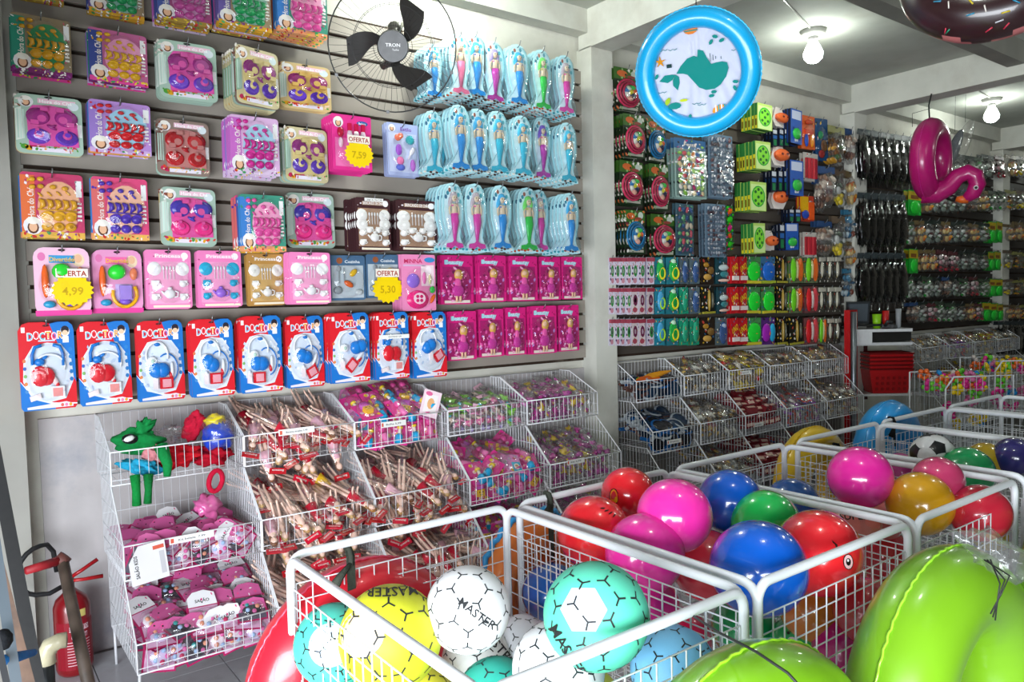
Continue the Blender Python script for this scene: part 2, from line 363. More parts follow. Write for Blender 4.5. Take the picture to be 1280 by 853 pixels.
cups_card('k_gold', 'orange tea set card, gold cups', '#e07040', '#c2406a', '#eab08a', '#dca32a', '#e0b050')
cups_card('k_purple', 'salmon tea set card, violet cups', '#d86a6a', '#d84a7a', '#efb79c', '#4f35a8', '#e8b060')
cups_card('k_lilac', 'lilac tea set card, magenta cups', '#c36ac0', '#d8b0d8', '#a8cfe4', '#c22a8a', '#d8c0dc')
cups_card('k_pink', 'blue-banded pink tea set card, rose cups', '#3f7fc8', '#3f8f7a', '#eba0c4', '#d8509a', '#e89a6a')
cups_card('k_emerald', 'tea set card with emerald green cups', '#6a5aa0', '#9a8468', '#8fc0b0', '#1f9a5a', '#d8a030')
cups_card('k_berry', 'tea set card with berry pink cups', '#4a5aa0', '#a04a7a', '#c88ab8', '#b84a94', '#a88a3a')
# T: white tea service
def tea_card(key, look, card, win, a, b_, title, w=.165, h=.21, four=False):
    p = Proto(key, w, h, look, 'toy pack'); b = M(); b.prism(rrect(w, h, .01), 0, .0015, card)
    b.rect(-w*.42, -h*.92, w*.42, -h*.2, .0019, win); b.rect(-w*.3, -h*.14, w*.36, -h*.07, .0019, jit(win, .2)); b.text(title, 0, -h*.1, .018, .0023, '#f6f2f2', wide=w*.55)
    b.disc(w*.36, -h*.1, .013, .013, .0023, '#f4f0f0'); b.rect(-w*.35, -h*.985, w*.45, -h*.945, .0022, '#f2e8d0'); b.disc(0, -.007, .012, .004, .0026, '#30181c', 8); speck(b, -w*.46, -h*.98, -w*.3, -.01, 10, [win, '#f4e8f0', '#b8487a' if 'pink' in look else '#6a4a2a'], .0025, .004); speck(b, w*.3, -h*.98, w*.46, -.01, 10, [win, '#f4e8f0', jit(card, .4)], .0025, .004)
    p.part('card', b)
    pl = M('plastic'); pl.dome(0, 0, .025, .025, .003, .007, a, n=14, k=2); pl.disc(0, 0, .015, .012, .0096, jit(a, .12), 12); pl.disc(0, 0, .006, .006, .010, jit(a, .3), 8)
    rows = (-.07, -.105) if four else (-.068,)
    for z in rows:
        for sx in (-1, 1): p.part('toy_plate', pl, (.05*sx, 0, z))
    cu = M('plastic'); cu.dome(0, 0, .014, .013, .003, .017, a, n=10); cu.rect(-.014, .002, .014, .012, .014, jit(a, .1)); cu.tube([(.012, -.01, .005), (.019, -.01, 0), (.012, -.01, -.006)], .002, a, n=4)
    cz = (-.14, -.178) if four else (-.122, -.17)
    for z in cz:
        for sx in (-1, 1): p.part('toy_cup', cu, (.05*sx, 0, z))
    if four:
        for x in (-.02, .02): p.part('toy_cup', cu, (x, 0, -.128))
    q = M('plastic'); q.ell((0, -.015, -.158), (.021, .013, .018), b_); q.ell((0, -.016, -.138), (.009, .008, .005), b_); q.tube([(-.018, -.014, -.16), (-.03, -.014, -.148)], [.005, .003], b_, n=5)
    q.tube([(.018, -.014, -.148), (.03, -.014, -.152), (.028, -.014, -.168), (.016, -.014, -.17)], .003, b_, n=5); p.part('toy_teapot', q)
    q = M('plastic')
    for i in range(4): q.ell((-.018+.012*i, -.006, -.065), (.004, .003, .008), '#e8e8ea', nu=6, nv=4); q.box((-.018+.012*i, -.006, -.088), (.002, .002, .035), '#e0e0e4')
    p.part('toy_cutlery', q)
    bl = M('clear'); bl.dome(0, -h*.56, w*.44, h*.36, .003, .03, '#ffffff', 'clear', n=14, k=3, p=.3); p.part('blister', bl)
tea_card('t_pinkwhite', 'pink card, white tea service', '#ee86bd', '#f3a8cd', '#f2f0f2', '#eceaee', 'Princesa')
tea_card('t_teal', 'pink tea service card, turquoise and violet', '#ee82bb', '#f2a0ca', '#2fa8cf', '#9b6ad8', 'Princesa')
tea_card('t_gold', 'tan card, white tea service', '#b98a48', '#cfa96c', '#f0eee8', '#ebe9e4', 'Princesa')
tea_card('t_brown', 'dark brown card, white tea service', '#43262a', '#a8876e', '#f1efec', '#eceae8', 'BRINCANDO DE CHÁ', w=.155, four=True)
# neon play food card
def food_card(key, look, card, ribbon):
    p = Proto(key, .17, .22, look, 'toy pack'); w, h = .17, .22
    b = M(); b.prism(rrect(w, h, .03), 0, .0015, card); b.rect(-w/2, -h, w/2, -h*.93, .0019, '#e8479f')
    b.rect(-.04, -.05, .04, -.025, .002, ribbon); b.text('Divertido', 0, -.038, .02, .0024, '#f2c020'); b.disc(.05, -.04, .02, .022, .002, '#f0d8b8'); b.disc(.05, -.035, .012, .014, .0025, '#e8b793'); b.disc(-.062, -.03, .012, .014, .002, '#e07ab0')
    b.disc(0, -.008, .012, .004, .0026, '#30181c', 8); b.rect(-.01, -.12, .05, -.2, .0022, '#cfb8e8'); p.part('card', b)
    q = M('plastic'); q.ell((-.055, -.018, -.11), (.012, .012, .055), '#f0692a', nu=8, nv=6); p.part('toy_rolling_pin', q)
    q = M('plastic'); q.ell((-.005, -.022, -.078), (.03, .02, .026), '#2fd83a', nu=12, nv=7); p.part('toy_ball', q)
    q = M('plastic'); q.ell((.052, -.016, -.085), (.014, .012, .022), '#f0845a'); p.part('toy_carrot', q)
    q = M('plastic'); a = [(.02+.042*math.cos(t), -.014, -.155+.045*math.sin(t)) for t in [PI*.9+i*PI*1.3/10 for i in range(11)]]; q.tube(a, .007, '#f2b21c', n=6); p.part('toy_ring', q)
    q = M('plastic'); q.box((.022, -.014, -.15), (.04, .02, .05), '#a78ae0'); q.dome(.022, -.182, .022, .012, .004, .02, '#8a62d8'); p.part('toy_pot', q)
    q = M('plastic'); q.ell((-.045, -.014, -.185), (.02, .01, .012), '#2f9ac8'); p.part('toy_dish', q)
    bl = M('clear'); bl.dome(0, -h*.56, w*.45, h*.38, .003, .035, '#ffffff', 'clear', n=14, k=3, p=.3); p.part('blister', bl)
food_card('b_beach', 'pale play food card, lime ball', '#f0c2da', '#3f9ad0')
food_card('b_beach2', 'pink play food card, yellow headband', '#e89ac8', '#f06aa8')
def burst(b, x, z, r, d, text, col='#f4d20c', wide=None):
    P = []
    for i in range(36):
        a = 2*PI*i/36; q = r*(1.0 if i % 2 else .86); P.append((x+q*1.08*math.cos(a), z+q*math.sin(a)*.92))
    b.poly(P, d, col, 'paper'); b.text(text, x, z-.003, r*.62, d+.0006, '#c7a20e')
    b.rect(x-r*.8, z+r*.72, x+r*.8, z+r*1.22, d+.0005, '#f4ece0'); b.text('OFERTA', x, z+r*.95, r*.42, d+.001, '#a8301c', wide=r*1.45)
# grey-blue kitchen tools
p = Proto('u_tools', .14, .2, 'grey-blue toy kitchen tool card', 'toy pack'); b = M(); b.prism(rrect(.14, .2, .012), 0, .0015, '#4a6a8a')
b.rect(-.062, -.19, .062, -.045, .0019, '#b9c4cc'); b.text('Cozinha', .02, -.028, .018, .0022, '#e8eef2'); b.disc(-.03, -.024, .012, .014, .0022, '#9a5a3a'); p.part('card', b)
q = M('plastic'); q.ell((.02, -.012, -.078), (.012, .008, .02), '#e2b420', rot=(0, .6, 0)); p.part('toy_banana', q)
q = M('plastic'); q.ell((0, -.014, -.128), (.022, .01, .012), '#d8612c', rot=(0, .7, 0)); p.part('toy_carrot', q)
q = M('plastic'); q.box((-.035, -.008, -.09), (.004, .004, .07), '#8f979c'); q.ell((-.035, -.008, -.06), (.009, .004, .014), '#9aa2a8'); q.box((-.015, -.008, -.085), (.004, .004, .06), '#8f979c'); q.ell((-.042, -.012, -.155), (.018, .01, .018), '#8a9298'); q.ell((.04, -.012, -.165), (.016, .01, .014), '#c0c8cc'); p.part('toy_utensils', q)
bl = M('clear'); bl.dome(0, -.115, .062, .078, .003, .028, '#ffffff', 'clear', n=14, k=3, p=.3); p.part('blister', bl)
# MINNA card
p = Proto('n_minna', .135, .215, 'tall pink card, round red stove', 'toy pack'); b = M(); b.prism(rrect(.135, .215, .006), 0, .0015, '#e88ab8')
b.text('MINNA', -.02, -.025, .022, .0022, '#c81f5a'); b.disc(.045, -.02, .022, .01, .0022, '#3a8ac8'); b.rect(-.06, -.045, .03, -.038, .0022, '#d8b0d0'); b.rect(.01, -.12, .062, -.04, .0022, '#f0d8e0'); b.disc(.04, -.06, .012, .016, .0026, '#f7e7ee'); p.part('card', b)
q = M('plastic'); q.dome(-.022, -.1, .026, .028, .003, .014, '#8f68d0', n=14); p.part('toy_pan', q)
q = M('plastic'); q.dome(-.006, -.172, .044, .036, .003, .02, '#e0287a', n=16); q.disc(-.006, -.168, .024, .022, .0236, '#f4d2e0', 12)
for a in range(4): q.disc(-.006+.011*math.cos(a*PI/2+.78), -.168+.011*math.sin(a*PI/2+.78), .007, .007, .0242, '#d02068', 6)
p.part('toy_stove', q)
q = M('plastic'); q.ell((.05, -.012, -.135), (.012, .01, .014), '#37b84a'); p.part('toy_pepper', q)
q = M('plastic'); q.ell((.05, -.012, -.17), (.008, .008, .02), '#e0642a', rot=(0, .5, 0)); p.part('toy_carrot', q)
q = M('plastic'); q.ell((.02, -.01, -.09), (.008, .006, .024), '#e070b0'); q.ell((.042, -.01, -.095), (.006, .006, .02), '#d8d4a0'); p.part('toy_bottle', q)
bl = M('clear'); bl.dome(0, -.13, .062, .08, .003, .028, '#ffffff', 'clear', n=14, k=3, p=.3); p.part('blister', bl)
# hot pink beauty
p = Proto('h_pink', .165, .215, 'hot pink toy nail bottle card', 'toy pack'); b = M(); b.prism(rrect(.165, .215, .004), 0, .0015, '#e0358f')
b.disc(.045, -.028, .024, .01, .0022, '#2f62a8'); b.text('Beleza', .045, -.028, .012, .0026, '#ffffff'); girl(b, -.055, -.03, 1.1); b.rect(-.07, -.2, .07, -.09, .002, '#ea74b4'); p.part('card', b)
for i in range(3):
    q = M('plastic'); x = -.012+.028*i; q.box((x, -.012, -.048), (.014, .014, .028), '#c81848'); q.ell((x, -.012, -.085), (.012, .01, .03), '#e8d0e0'); p.part('toy_bottle', q)
q = M('plastic'); q.ell((-.05, -.012, -.07), (.014, .01, .02), '#b01838'); q.ell((-.05, -.012, -.11), (.01, .01, .02), '#e8c8d8'); p.part('toy_lipstick', q)
bl = M('clear'); bl.dome(0, -.13, .076, .075, .003, .03, '#ffffff', 'clear', n=14, k=3, p=.3); p.part('blister', bl)
# pastel hair set
p = Proto('p_pastel', .135, .215, 'pale blue toy hair set card', 'toy pack'); b = M(); b.prism(rrect(.135, .215, .006), 0, .0015, '#a9b4dc')
b.text('Estilo', .015, -.022, .022, .0022, '#7a4aa8'); girl(b, -.045, -.022, .8); b.rect(-.06, -.2, .06, -.04, .0019, '#c4cdea'); p.part('card', b)
q = M('plastic'); q.ell((-.024, -.01, -.06), (.014, .008, .014), '#f0795a', rot=(0, .7, 0)); q.ell((-.012, -.01, -.052), (.013, .008, .012), '#f0795a', rot=(0, -.7, 0)); p.part('toy_heart', q)
q = M('plastic')
for i in range(7): q.ell((.028, -.01, -.066), (.005, .006, .022), '#38b0b8', rot=(0, PI*i/7, 0), nu=6, nv=4)
p.part('toy_flower', q)
q = M('plastic'); q.ell((-.022, -.012, -.11), (.014, .01, .024), '#a85ad0'); p.part('toy_purse', q)
q = M('plastic'); q.ell((.036, -.01, -.11), (.01, .006, .018), '#f4f0f8', rot=(0, .4, 0)); q.box((.024, -.01, -.132), (.006, .006, .03), '#f0ecf4', rot=(0, .5, 0)); p.part('toy_mirror', q)
q = M('plastic'); q.ell((-.018, -.014, -.155), (.016, .012, .018), '#e87ab0'); q.ell((-.018, -.014, -.182), (.02, .012, .014), '#5a6ac8'); q.ell((.036, -.012, -.17), (.012, .01, .026), '#b86ac8'); p.part('toy_doll', q)
bl = M('clear'); bl.dome(0, -.12, .058, .082, .003, .026, '#ffffff', 'clear', n=14, k=3, p=.3); p.part('blister', bl)
# doctor kits, variants of the toys inside
def doctor(key, look, variant):
    p = Proto(key, .2, .3, look, 'toy pack'); w, h = .2, .3
    top = [(-.1, -.03), (-.085, -.008), (-.06, 0), (-.01, 0), (.02, -.006), (.045, 0), (.08, 0), (.095, -.012), (.1, -.03)]
    out = list(reversed(top))+[(-.1, -.29), (-.092, -.3), (.092, -.3), (.1, -.29)]
    b = M(); b.prism(out, 0, .002, '#d8202c')
    b.poly([(.012, -.006), (.045, 0), (.08, 0), (.095, -.012), (.1, -.03), (.1, -.21), (.05, -.1), (.03, -.05)], .0022, '#1f74c8')
    b.poly([(-.1, -.2), (-.04, -.26), (.02, -.285), (.02, -.3), (-.092, -.3), (-.1, -.29)], .0022, '#1f74c8')
    P = [(.0, -.07), (.05, -.075), (.085, -.12), (.092, -.2), (.06, -.265), (0, -.275), (-.06, -.262), (-.09, -.2), (-.085, -.13), (-.05, -.08)]
    b.poly(list(reversed(P)), .0025, '#dce6f2')
    cols = ['#7fb6dc', '#e84a5a', '#5fc0d8', '#f2b81a', '#e86aa8', '#f0a020']
    W = 0
    for i, ch in enumerate('DOCTOR'):
        x = -.058+.0215*i; zz = -.047+(.003 if i % 2 else -.001); b.text(ch, x, zz, .036, .0029, '#f6f6fa', wide=.022, bold=.05); b.text(ch, x, zz, .032, .0034, cols[i], wide=.0165, bold=.02)
    b.poly([(-.1, -.2), (-.098, -.2), (-.05, -.254), (.015, -.277), (.1, -.283), (.1, -.287), (.015, -.284), (-.055, -.262)], .0024, '#e8eef6')
    b.disc(.068, -.033, .017, .018, .0029, '#efe9e6'); b.disc(.068, -.028, .015, .014, .0031, '#2a2430'); b.disc(.068, -.038, .011, .009, .0034, '#f0c8a8', 8); b.rect(.058, -.072, .08, -.05, .003, '#f4f4f8')
    b.rect(-.088, -.034, -.075, -.016, .0029, '#f0f0f4'); b.disc(.0, -.012, .013, .004, .003, '#5a1820', 8); b.rect(-.03, -.066, .03, -.061, .003, '#c8d0e8')
    for i in range(5): b.disc(-.083+.001*i, -.13-.026*i, .0065, .0065, .003, ['#d87a50', '#3a6ab8', '#7ab86a', '#d8884a', '#4a8ac8'][i], 8); b.disc(.084, -.095-.026*i, .0075, .0075, .003, '#2f80c8', 8)
    b.poly([(-.08, -.288), (.06, -.276), (.085, -.284), (.085, -.294), (-.08, -.296)], .0028, '#e8e2ee')
    for i in range(3): b.disc(.045+.015*i, -.287, .006, .006, .0031, ['#e06a5a', '#e88ab0', '#e8a83a'][i], 8)
    speck(b, -.075, -.25, .075, -.085, 16, ['#c2d2e6', '#eef2f8', '#b0c4de'], .0028, .009)
    p.part('card', b)
    def st(pts, col, r=.005): q = M('plastic'); q.tube([(x, -.014, z) for x, z in pts], r, col, n=6); return q
    def arc(cx, cz, rx, rz, a0, a1, n=9): return [(cx+rx*math.cos(a0+(a1-a0)*i/n), cz+rz*math.sin(a0+(a1-a0)*i/n)) for i in range(n+1)]
    red, blue, white = '#d8202f', '#1f7ad0', '#eef2f8'
    if variant in (0, 1, 7):
        p.part('stethoscope_arm', st([(-.02, -.078), (-.045, -.085), (-.055, -.11), (-.055, -.145)], blue, .006)); p.part('stethoscope_arm', st([(.02, -.078), (.045, -.085), (.055, -.11), (.055, -.15)], blue, .006))
        p.part('stethoscope_tube', st(arc(.005, -.15, .055, .04, 2.4, -.4), white, .004))
        q = M('plastic'); q.ell((-.03, -.014, -.135), (.02, .01, .014), blue); q.ell((-.01, -.014, -.12), (.012, .008, .006), blue, rot=(0, -.5, 0)); p.part('toy_otoscope', q)
        q = M('plastic'); q.ell((-.03, -.02, -.183), (.034, .016, .036), red, nu=12, nv=7); q.ell((-.01+.012*variant % .03, -.016, -.185), (.034, .014, .032), jit(red), nu=12, nv=7); p.part('kidney_dish', q)
        q = M('plastic'); q.box((.03, -.014, -.24), (.05, .012, .04), white); q.rect(.012, -.255, .048, -.226, .0205, '#f09a98'); p.part('toy_monitor', q)
        q = M('plastic'); q.ell((.02, -.014, -.2), (.012, .008, .024), '#f0d8d8', rot=(0, -.6, 0)); q.ell((.03, -.014, -.215), (.008, .008, .01), red); p.part('toy_syringe', q)
        q = M('plastic'); q.box((-.05, -.012, -.255), (.04, .01, .018), '#f0e2e2', rot=(0, -.25, 0)); p.part('toy_thermometer', q)
    else:
        p.part('stethoscope_tube', st(arc(-.015, -.13, .045, .05, 3.6, -.3, 12), white, .005)); p.part('stethoscope_hose', st(arc(.025, -.18, .045, .055, 2.2, -1.3, 12), blue, .003))
        q = M('plastic'); q.ell((-.02+.004*variant, -.014, -.088), (.014, .008, .008), blue); p.part('stethoscope_disc', q)
        q = M('plastic'); q.ell((-.035, -.016, -.15), (.022, .012, .018), white, rot=(0, .4, 0)); q.ell((-.035, -.027, -.15), (.008, .004, .008), '#b8d8c8'); p.part('toy_otoscope', q)
        k = {2: (-.01, -.185, 0), 3: (-.012, -.165, 1.0), 4: (-.015, -.185, .1), 5: (-.01, -.165, .6), 6: (.035, -.15, -.4), 8: (-.012, -.16, -.8)}[variant]
        q = M('plastic'); q.ell((k[0]-.012, -.022, k[1]), (.031, .016, .029), blue, rot=(0, k[2], 0), nu=12, nv=7); q.ell((k[0]+.014*math.cos(k[2]), -.022, k[1]-.014*math.sin(k[2])), (.031, .016, .028), blue, nu=12, nv=7); p.part('kidney_dish', q)
        a = {2: 0, 3: 0, 4: 0, 5: .45, 6: .8, 8: .6}[variant]; c_ = {2: (.02, -.235), 3: (.01, -.23), 4: (-.015, -.24), 5: (.03, -.235), 6: (.0, -.225), 8: (.045, -.2)}[variant]
        q = M('plastic'); q.box((c_[0], -.014, c_[1]), (.055, .014, .042), red, rot=(0, -a, 0)); q.box((c_[0], -.0225, c_[1]), (.036, .002, .03), '#f2a8b4', rot=(0, -a, 0)); p.part('toy_monitor', q)
        q = M('plastic'); q.box((c_[0]-.045, -.012, c_[1]+.0), (.02, .012, .04), '#f2e6ea'); q.ell((c_[0]-.045, -.012, c_[1]+.02), (.009, .008, .012), white); p.part('toy_bottle', q)
        q = M('plastic'); q.ell((.045, -.014, -.185), (.009, .008, .03), white, rot=(0, a, 0)); q.ell((.04, -.014, -.205), (.008, .007, .016), red, rot=(0, a, 0)); p.part('toy_syringe', q)
    bl = M('clear'); bl.dome(0, -.172, .083, .1, .003, .034, '#ffffff', 'clear', n=18, k=3, p=.35); p.part('blister', bl)
dl = ['with red dish, white monitor', 'with low red kidney dish', 'with blue dish over monitor', 'with upright blue dish', 'with wide blue dish', 'with tilted red monitor', 'with slanted red monitor', 'crossed by price strip', 'with slanting red syringe']
for i in range(9): doctor('d%d' % i, 'DOCTOR card '+dl[i], i)
q = M(); q.rect(-.075, -.118, .085, -.1, .036, '#f2f2ee'); q.text('DOCTOR KIT  9,99', 0, -.109, .009, .0364, '#60606a'); PROTO['d7'].part('price_strip', q)
# magenta doll card
p = Proto('l_doll', .13, .215, 'magenta card holding a doll', 'toy pack'); b = M(); b.prism(rrect(.13, .215, .006), 0, .002, '#d8247e')
b.text('Beauty', -.012, -.03, .026, .0026, '#8ed0e0'); b.text('Beauty', -.012, -.029, .026, .003, '#e9f4f8', wide=.06); b.rect(-.055, -.205, .055, -.05, .0023, '#a8246a'); b.rect(-.05, -.21, .05, -.198, .0027, '#e8d8d0')
for i in range(9): b.disc(R.uniform(-.045, .045), R.uniform(-.19, -.06), .009, .006, .0026, R.choice(['#e860b0', '#f0a0d0', '#701850', '#c8408c']), 7, rot=R.uniform(0, 3))
speck(b, -.06, -.205, .06, -.05, 40, ['#f07ac0', '#7a1450', '#f4b8dc', '#b81a70', '#e8389a', '#c890e0'], .0029, .007); speck(b, -.06, -.045, .06, -.005, 10, ['#f47ab8', '#b01a60'], .0025, .005)
b.text('Beauty', -.008, -.03, .028, .0036, '#a8dcec', wide=.072)
p.part('card', b)
q = M('plastic'); q.ell((0, -.014, -.082), (.012, .011, .014), '#e9b48e'); q.ell((.004, -.011, -.086), (.018, .012, .026), '#e2b05a'); q.ell((-.001, -.019, -.082), (.010, .008, .012), '#f0c3a0'); q.ell((0, -.014, -.122), (.014, .01, .024), '#e85aa8'); q.ell((0, -.014, -.155), (.026, .012, .028), '#c83a9a'); q.ell((-.006, -.014, -.188), (.005, .005, .02), '#ecbc9a'); q.ell((.008, -.014, -.188), (.005, .005, .02), '#ecbc9a'); p.part('doll', q)
bl = M('clear'); bl.dome(0, -.125, .056, .082, .003, .03, '#ffffff', 'clear', n=14, k=3, p=.3); p.part('blister', bl)
# mermaid in a fish shaped bubble
FISH = [(0, 0), (.022, -.006), (.036, -.025), (.043, -.06), (.045, -.1), (.042, -.14), (.033, -.18), (.028, -.205), (.034, -.225), (.05, -.245), (.052, -.258), (.03, -.262), (0, -.255)]
FISH = FISH[::-1]+[(-x, z) for x, z in FISH[1:-1]]
def mermaid(key, tail, hair, top, look):
    p = Proto(key, .104, .262, look, 'toy pack', 'mermaid_pack'); b = M('film'); b.prism(FISH, 0, .0015, '#b4e0e8', 'paper')
    b.poly([(x*.8, z*.9-.012) for x, z in FISH], .002, '#e2f1f5'); 
    for x, z, c_ in ((-.02, -.04, '#1f8aa0'), (-.028, -.055, '#2f6a8a'), (-.012, -.028, '#a8503a'), (.024, -.045, '#4ab8c8'), (.012, -.022, '#3aa0b4'), (.031, -.07, '#7ac8d4')): b.disc(x, z, .006, .009, .0026, c_, 7)
    for i in range(7): b.disc(-.04+.013*i, -.252+.003*(i % 2), .007, .005, .0026, R.choice(['#c8502a', '#f0e6dc', '#5a3a30', '#3aa8b8']), 6)
    p.part('card', b)
    q = M('plastic'); q.tube([(0, -.015, -.118), (.002, -.017, -.15), (0, -.016, -.19), (0, -.014, -.222)], [.015, .015, .009, .005], tail, n=8)
    q.poly([(0, -.215), (-.012, -.228), (-.034, -.232), (-.036, -.246), (-.012, -.25), (0, -.24), (.014, -.25), (.036, -.246), (.032, -.232), (.012, -.228)][::-1], .014, jit(tail, .12)); p.part('tail', q)
    q = M('plastic'); q.tube([(0, -.015, -.12), (0, -.016, -.1), (0, -.016, -.082)], [.013, .010, .012], '#efc4a4', n=8); q.ell((0, -.018, -.088), (.014, .009, .006), top, nu=8, nv=4)
    q.tube([(-.012, -.015, -.082), (-.02, -.015, -.1), (-.017, -.015, -.122)], .004, '#efc4a4', n=5); q.tube([(.012, -.015, -.082), (.019, -.015, -.1), (.017, -.015, -.122)], .004, '#efc4a4', n=5)
    q.ell((0, -.016, -.06), (.0115, .011, .014), '#f2c9aa'); q.disc(-.004, -.058, .0022, .0025, .0275, '#33201c', 6); q.disc(.005, -.058, .0022, .0025, .0275, '#33201c', 6); q.disc(0, -.066, .003, .0015, .0275, '#c84a5a', 6); p.part('doll', q)
    q = M('plastic'); q.ell((0, -.012, -.05), (.016, .012, .015), hair); q.ell((-.014, -.012, -.072), (.009, .009, .024), hair, rot=(0, .2, 0)); q.ell((.013, -.011, -.07), (.006, .007, .018), jit(hair)); p.part('hair', q)
    V = []; nF = len(FISH); bl = M('aqua_film'); v = []; f = []
    for j, (s_, d) in enumerate(((.93, .002), (.9, .02), (.72, .03), (.3, .034))):
        for x, z in FISH: v.append((x*s_, -d, -.13+(z+.13)*s_))
    for j in range(3):
        for i in range(nF): f.append((j*nF+i, j*nF+(i+1) % nF, (j+1)*nF+(i+1) % nF, (j+1)*nF+i))
    f.append(tuple(3*nF+i for i in range(nF))); bl.add(v, f, '#ffffff', 'aqua_film', True); p.part('bubble', bl)
mermaid('s_pink', '#e0309a', '#c9a9b0', '#e0409a', 'mermaid doll, hot pink tail'); mermaid('s_coral', '#f06a90', '#e8c0a0', '#f07aa0', 'mermaid doll, coral tail')
mermaid('s_blue', '#1485cf', '#3aa6d8', '#2a5ab0', 'mermaid doll, blue tail'); mermaid('s_teal', '#2fb0cc', '#48bde0', '#2a7ac0', 'mermaid doll, turquoise tail')
mermaid('s_green', '#18b83c', '#7ad860', '#a8a83a', 'mermaid doll, green tail'); mermaid('s_purple', '#b8289c', '#7a4ac0', '#e03a8a', 'mermaid doll, plum tail')
mermaid('s_mauve', '#c22a9a', '#a88ac0', '#d8408a', 'mermaid doll, magenta tail')
# ------------------------------------------------------------------ hooks and stacks of packs on a wall
HK = {}
def hook(x, z, depth, label, group):
    k = round(depth, 2)
    if k not in HK:
        q = M('metal'); q.tube([(0, -.02, 0), (0, -k+.015, -.002), (0, -k, .006), (0, -k-.012, .03)], .0028, '#8a8d90', n=5); HK[k] = (q.mesh('prong'), M('metal').box((0, -.021, -.006), (.03, .005, .035), '#8f9294').mesh('bracket'))
    e = empty('slat_hook', (x, 0, z), label=label, cat='hook', group=group); obj('prong', HK[k][0], e); obj('bracket', HK[k][1], e); return e
def stack(key, x0, y0, x1, y1, n, where, dy=.028, base=.05, yaw=0, roll=0, extra=None, sag=.0, tight=False, hk=True):
    p = PROTO[key]; Yf = -(base+n*dy)
    a = on_y(x0, y0, Yf); b_ = on_y(x1, y1, Yf); W = b_.x-a.x; H = a.z-b_.z; cx = (a.x+b_.x)/2; zt = a.z
    sx, sz = W/p.w, H/p.h
    f = p.front((cx, Yf, zt), (0, roll, yaw), sx, sz, '%s, %s' % (p.look, where))
    fam = FAMILY.get(key[0]) if key[1] == '_' else None
    for i in range(1, n):
        q = PROTO[R.choice(fam)].ready() if fam and R.random() < .6 else p.ready()
        q.back((cx+R.uniform(-.003, .003), Yf+i*dy, zt+R.uniform(-.004, .003)), (0, roll+R.uniform(-.012, .012), yaw*(1-i/n)+R.uniform(-.02, .02)), sx, sz, 'pack behind %s, %s' % (p.look, where), 'packs behind the %s, %s' % (p.look, where))
    if hk: hook(cx, zt-.012*sz, -Yf+.02, 'steel slat hook of the pack, %s' % where, None)
    return f
def burst_tag(x, y, rp, Y, price, label):
    c = on_y(x, y, Y); e = abs(on_y(x+rp, y, Y).x-c.x); b = M('paper'); burst(b, 0, 0, e, 0, price)
    o = b.build('price_tag', None, tuple(c)); return tag(o, label, 'price tag')
rows = [
 ('first row, left wall', [('k_berry', 22, -72, 80, 8, 2), ('k_emerald', 108, -50, 181, 27, 3), ('k_berry', 194, -40, 265, 36, 5), ('k_emerald', 270, -35, 340, 42, 6), ('k_pink', 345, -30, 410, 50, 6)]),
 ('second row, left wall', [('k_green', 12, 14, 91, 98, 4), ('k_yellow', 109, 33, 186, 110, 4), ('m_pink', 196, 47, 272, 130, 4), ('m_cream', 290, 56, 353, 137, 7, .25), ('m_orange', 348, 75, 414, 142, 3)]),
 ('third row, left wall', [('m_pink', 17, 115, 105, 197, 3), ('k_red', 110, 123, 190, 196, 4), ('m_red', 194, 147, 263, 222, 2), ('k_lilac', 286, 142, 350, 221, 6), ('m_cream', 354, 157, 411, 230, 4), ('h_pink', 414, 141, 465, 216, 6), ('p_pastel', 482, 152, 524, 222, 3)]),
 ('fourth row, left wall', [('k_gold', 24, 214, 107, 299, 3), ('k_purple', 113, 220, 187, 301, 3), ('m_rose', 200, 233, 272, 308, 3), ('k_pink', 299, 242, 357, 315, 6), ('m_rose', 356, 240, 419, 311, 1), ('t_brown', 443, 246, 489, 314, 6), ('t_brown', 494, 249, 547, 314, 4)]),
 ('row above doctor kits', [('b_beach', 41, 309, 115, 393, 3), ('b_beach2', 114, 312, 180, 390, 2), ('t_pinkwhite', 180, 312, 241, 385, 2), ('t_teal', 245, 313, 303, 383, 2), ('t_gold', 307, 317, 357, 381, 2), ('t_pinkwhite', 360, 315, 414, 379, 5), ('u_tools', 411, 319, 457, 375, 3), ('u_tools', 457, 318, 500, 372, 3), ('n_minna', 501, 318, 545, 388, 5)]),
]
for rn, items in rows:
    for i, it in enumerate(items):
        stack(*it[:6], '%s from left, %s' % (ORD[i], rn), dy=.026, yaw=it[6] if len(it) > 6 else R.uniform(-.05, .05), roll=R.uniform(-.01, .01))
dp = [(21, 404, 97, 509), (95, 403, 166, 503), (167, 402, 232, 498), (236, 400, 294, 493), (297, 396, 354, 488), (355, 396, 406, 482), (411, 392, 463, 476), (467, 391, 512, 472), (514, 391, 559, 470)]
for i, q in enumerate(dp): stack('d%d' % i, *q, [2, 2, 1, 3, 3, 2, 4, 4, 3][i], '%s from left, doctor row' % ORD[i], dy=.03, base=.10)
for i, q in enumerate([(549, 319, 592, 380), (596, 319, 633, 377), (635, 320, 672, 376), (673, 321, 701, 375), (701, 321, 728, 374)]):
    stack('l_doll', *q, [2, 3, 3, 2, 2][i], '%s from left, upper magenta row' % ORD[i])
for i, q in enumerate([(558, 390, 596, 449), (597, 387, 630, 445), (631, 385, 658, 443), (662, 383, 696, 441), (697, 382, 724, 438)]):
    stack('l_doll', *q, [3, 2, 2, 3, 2][i], '%s from left, lower magenta row' % ORD[i])
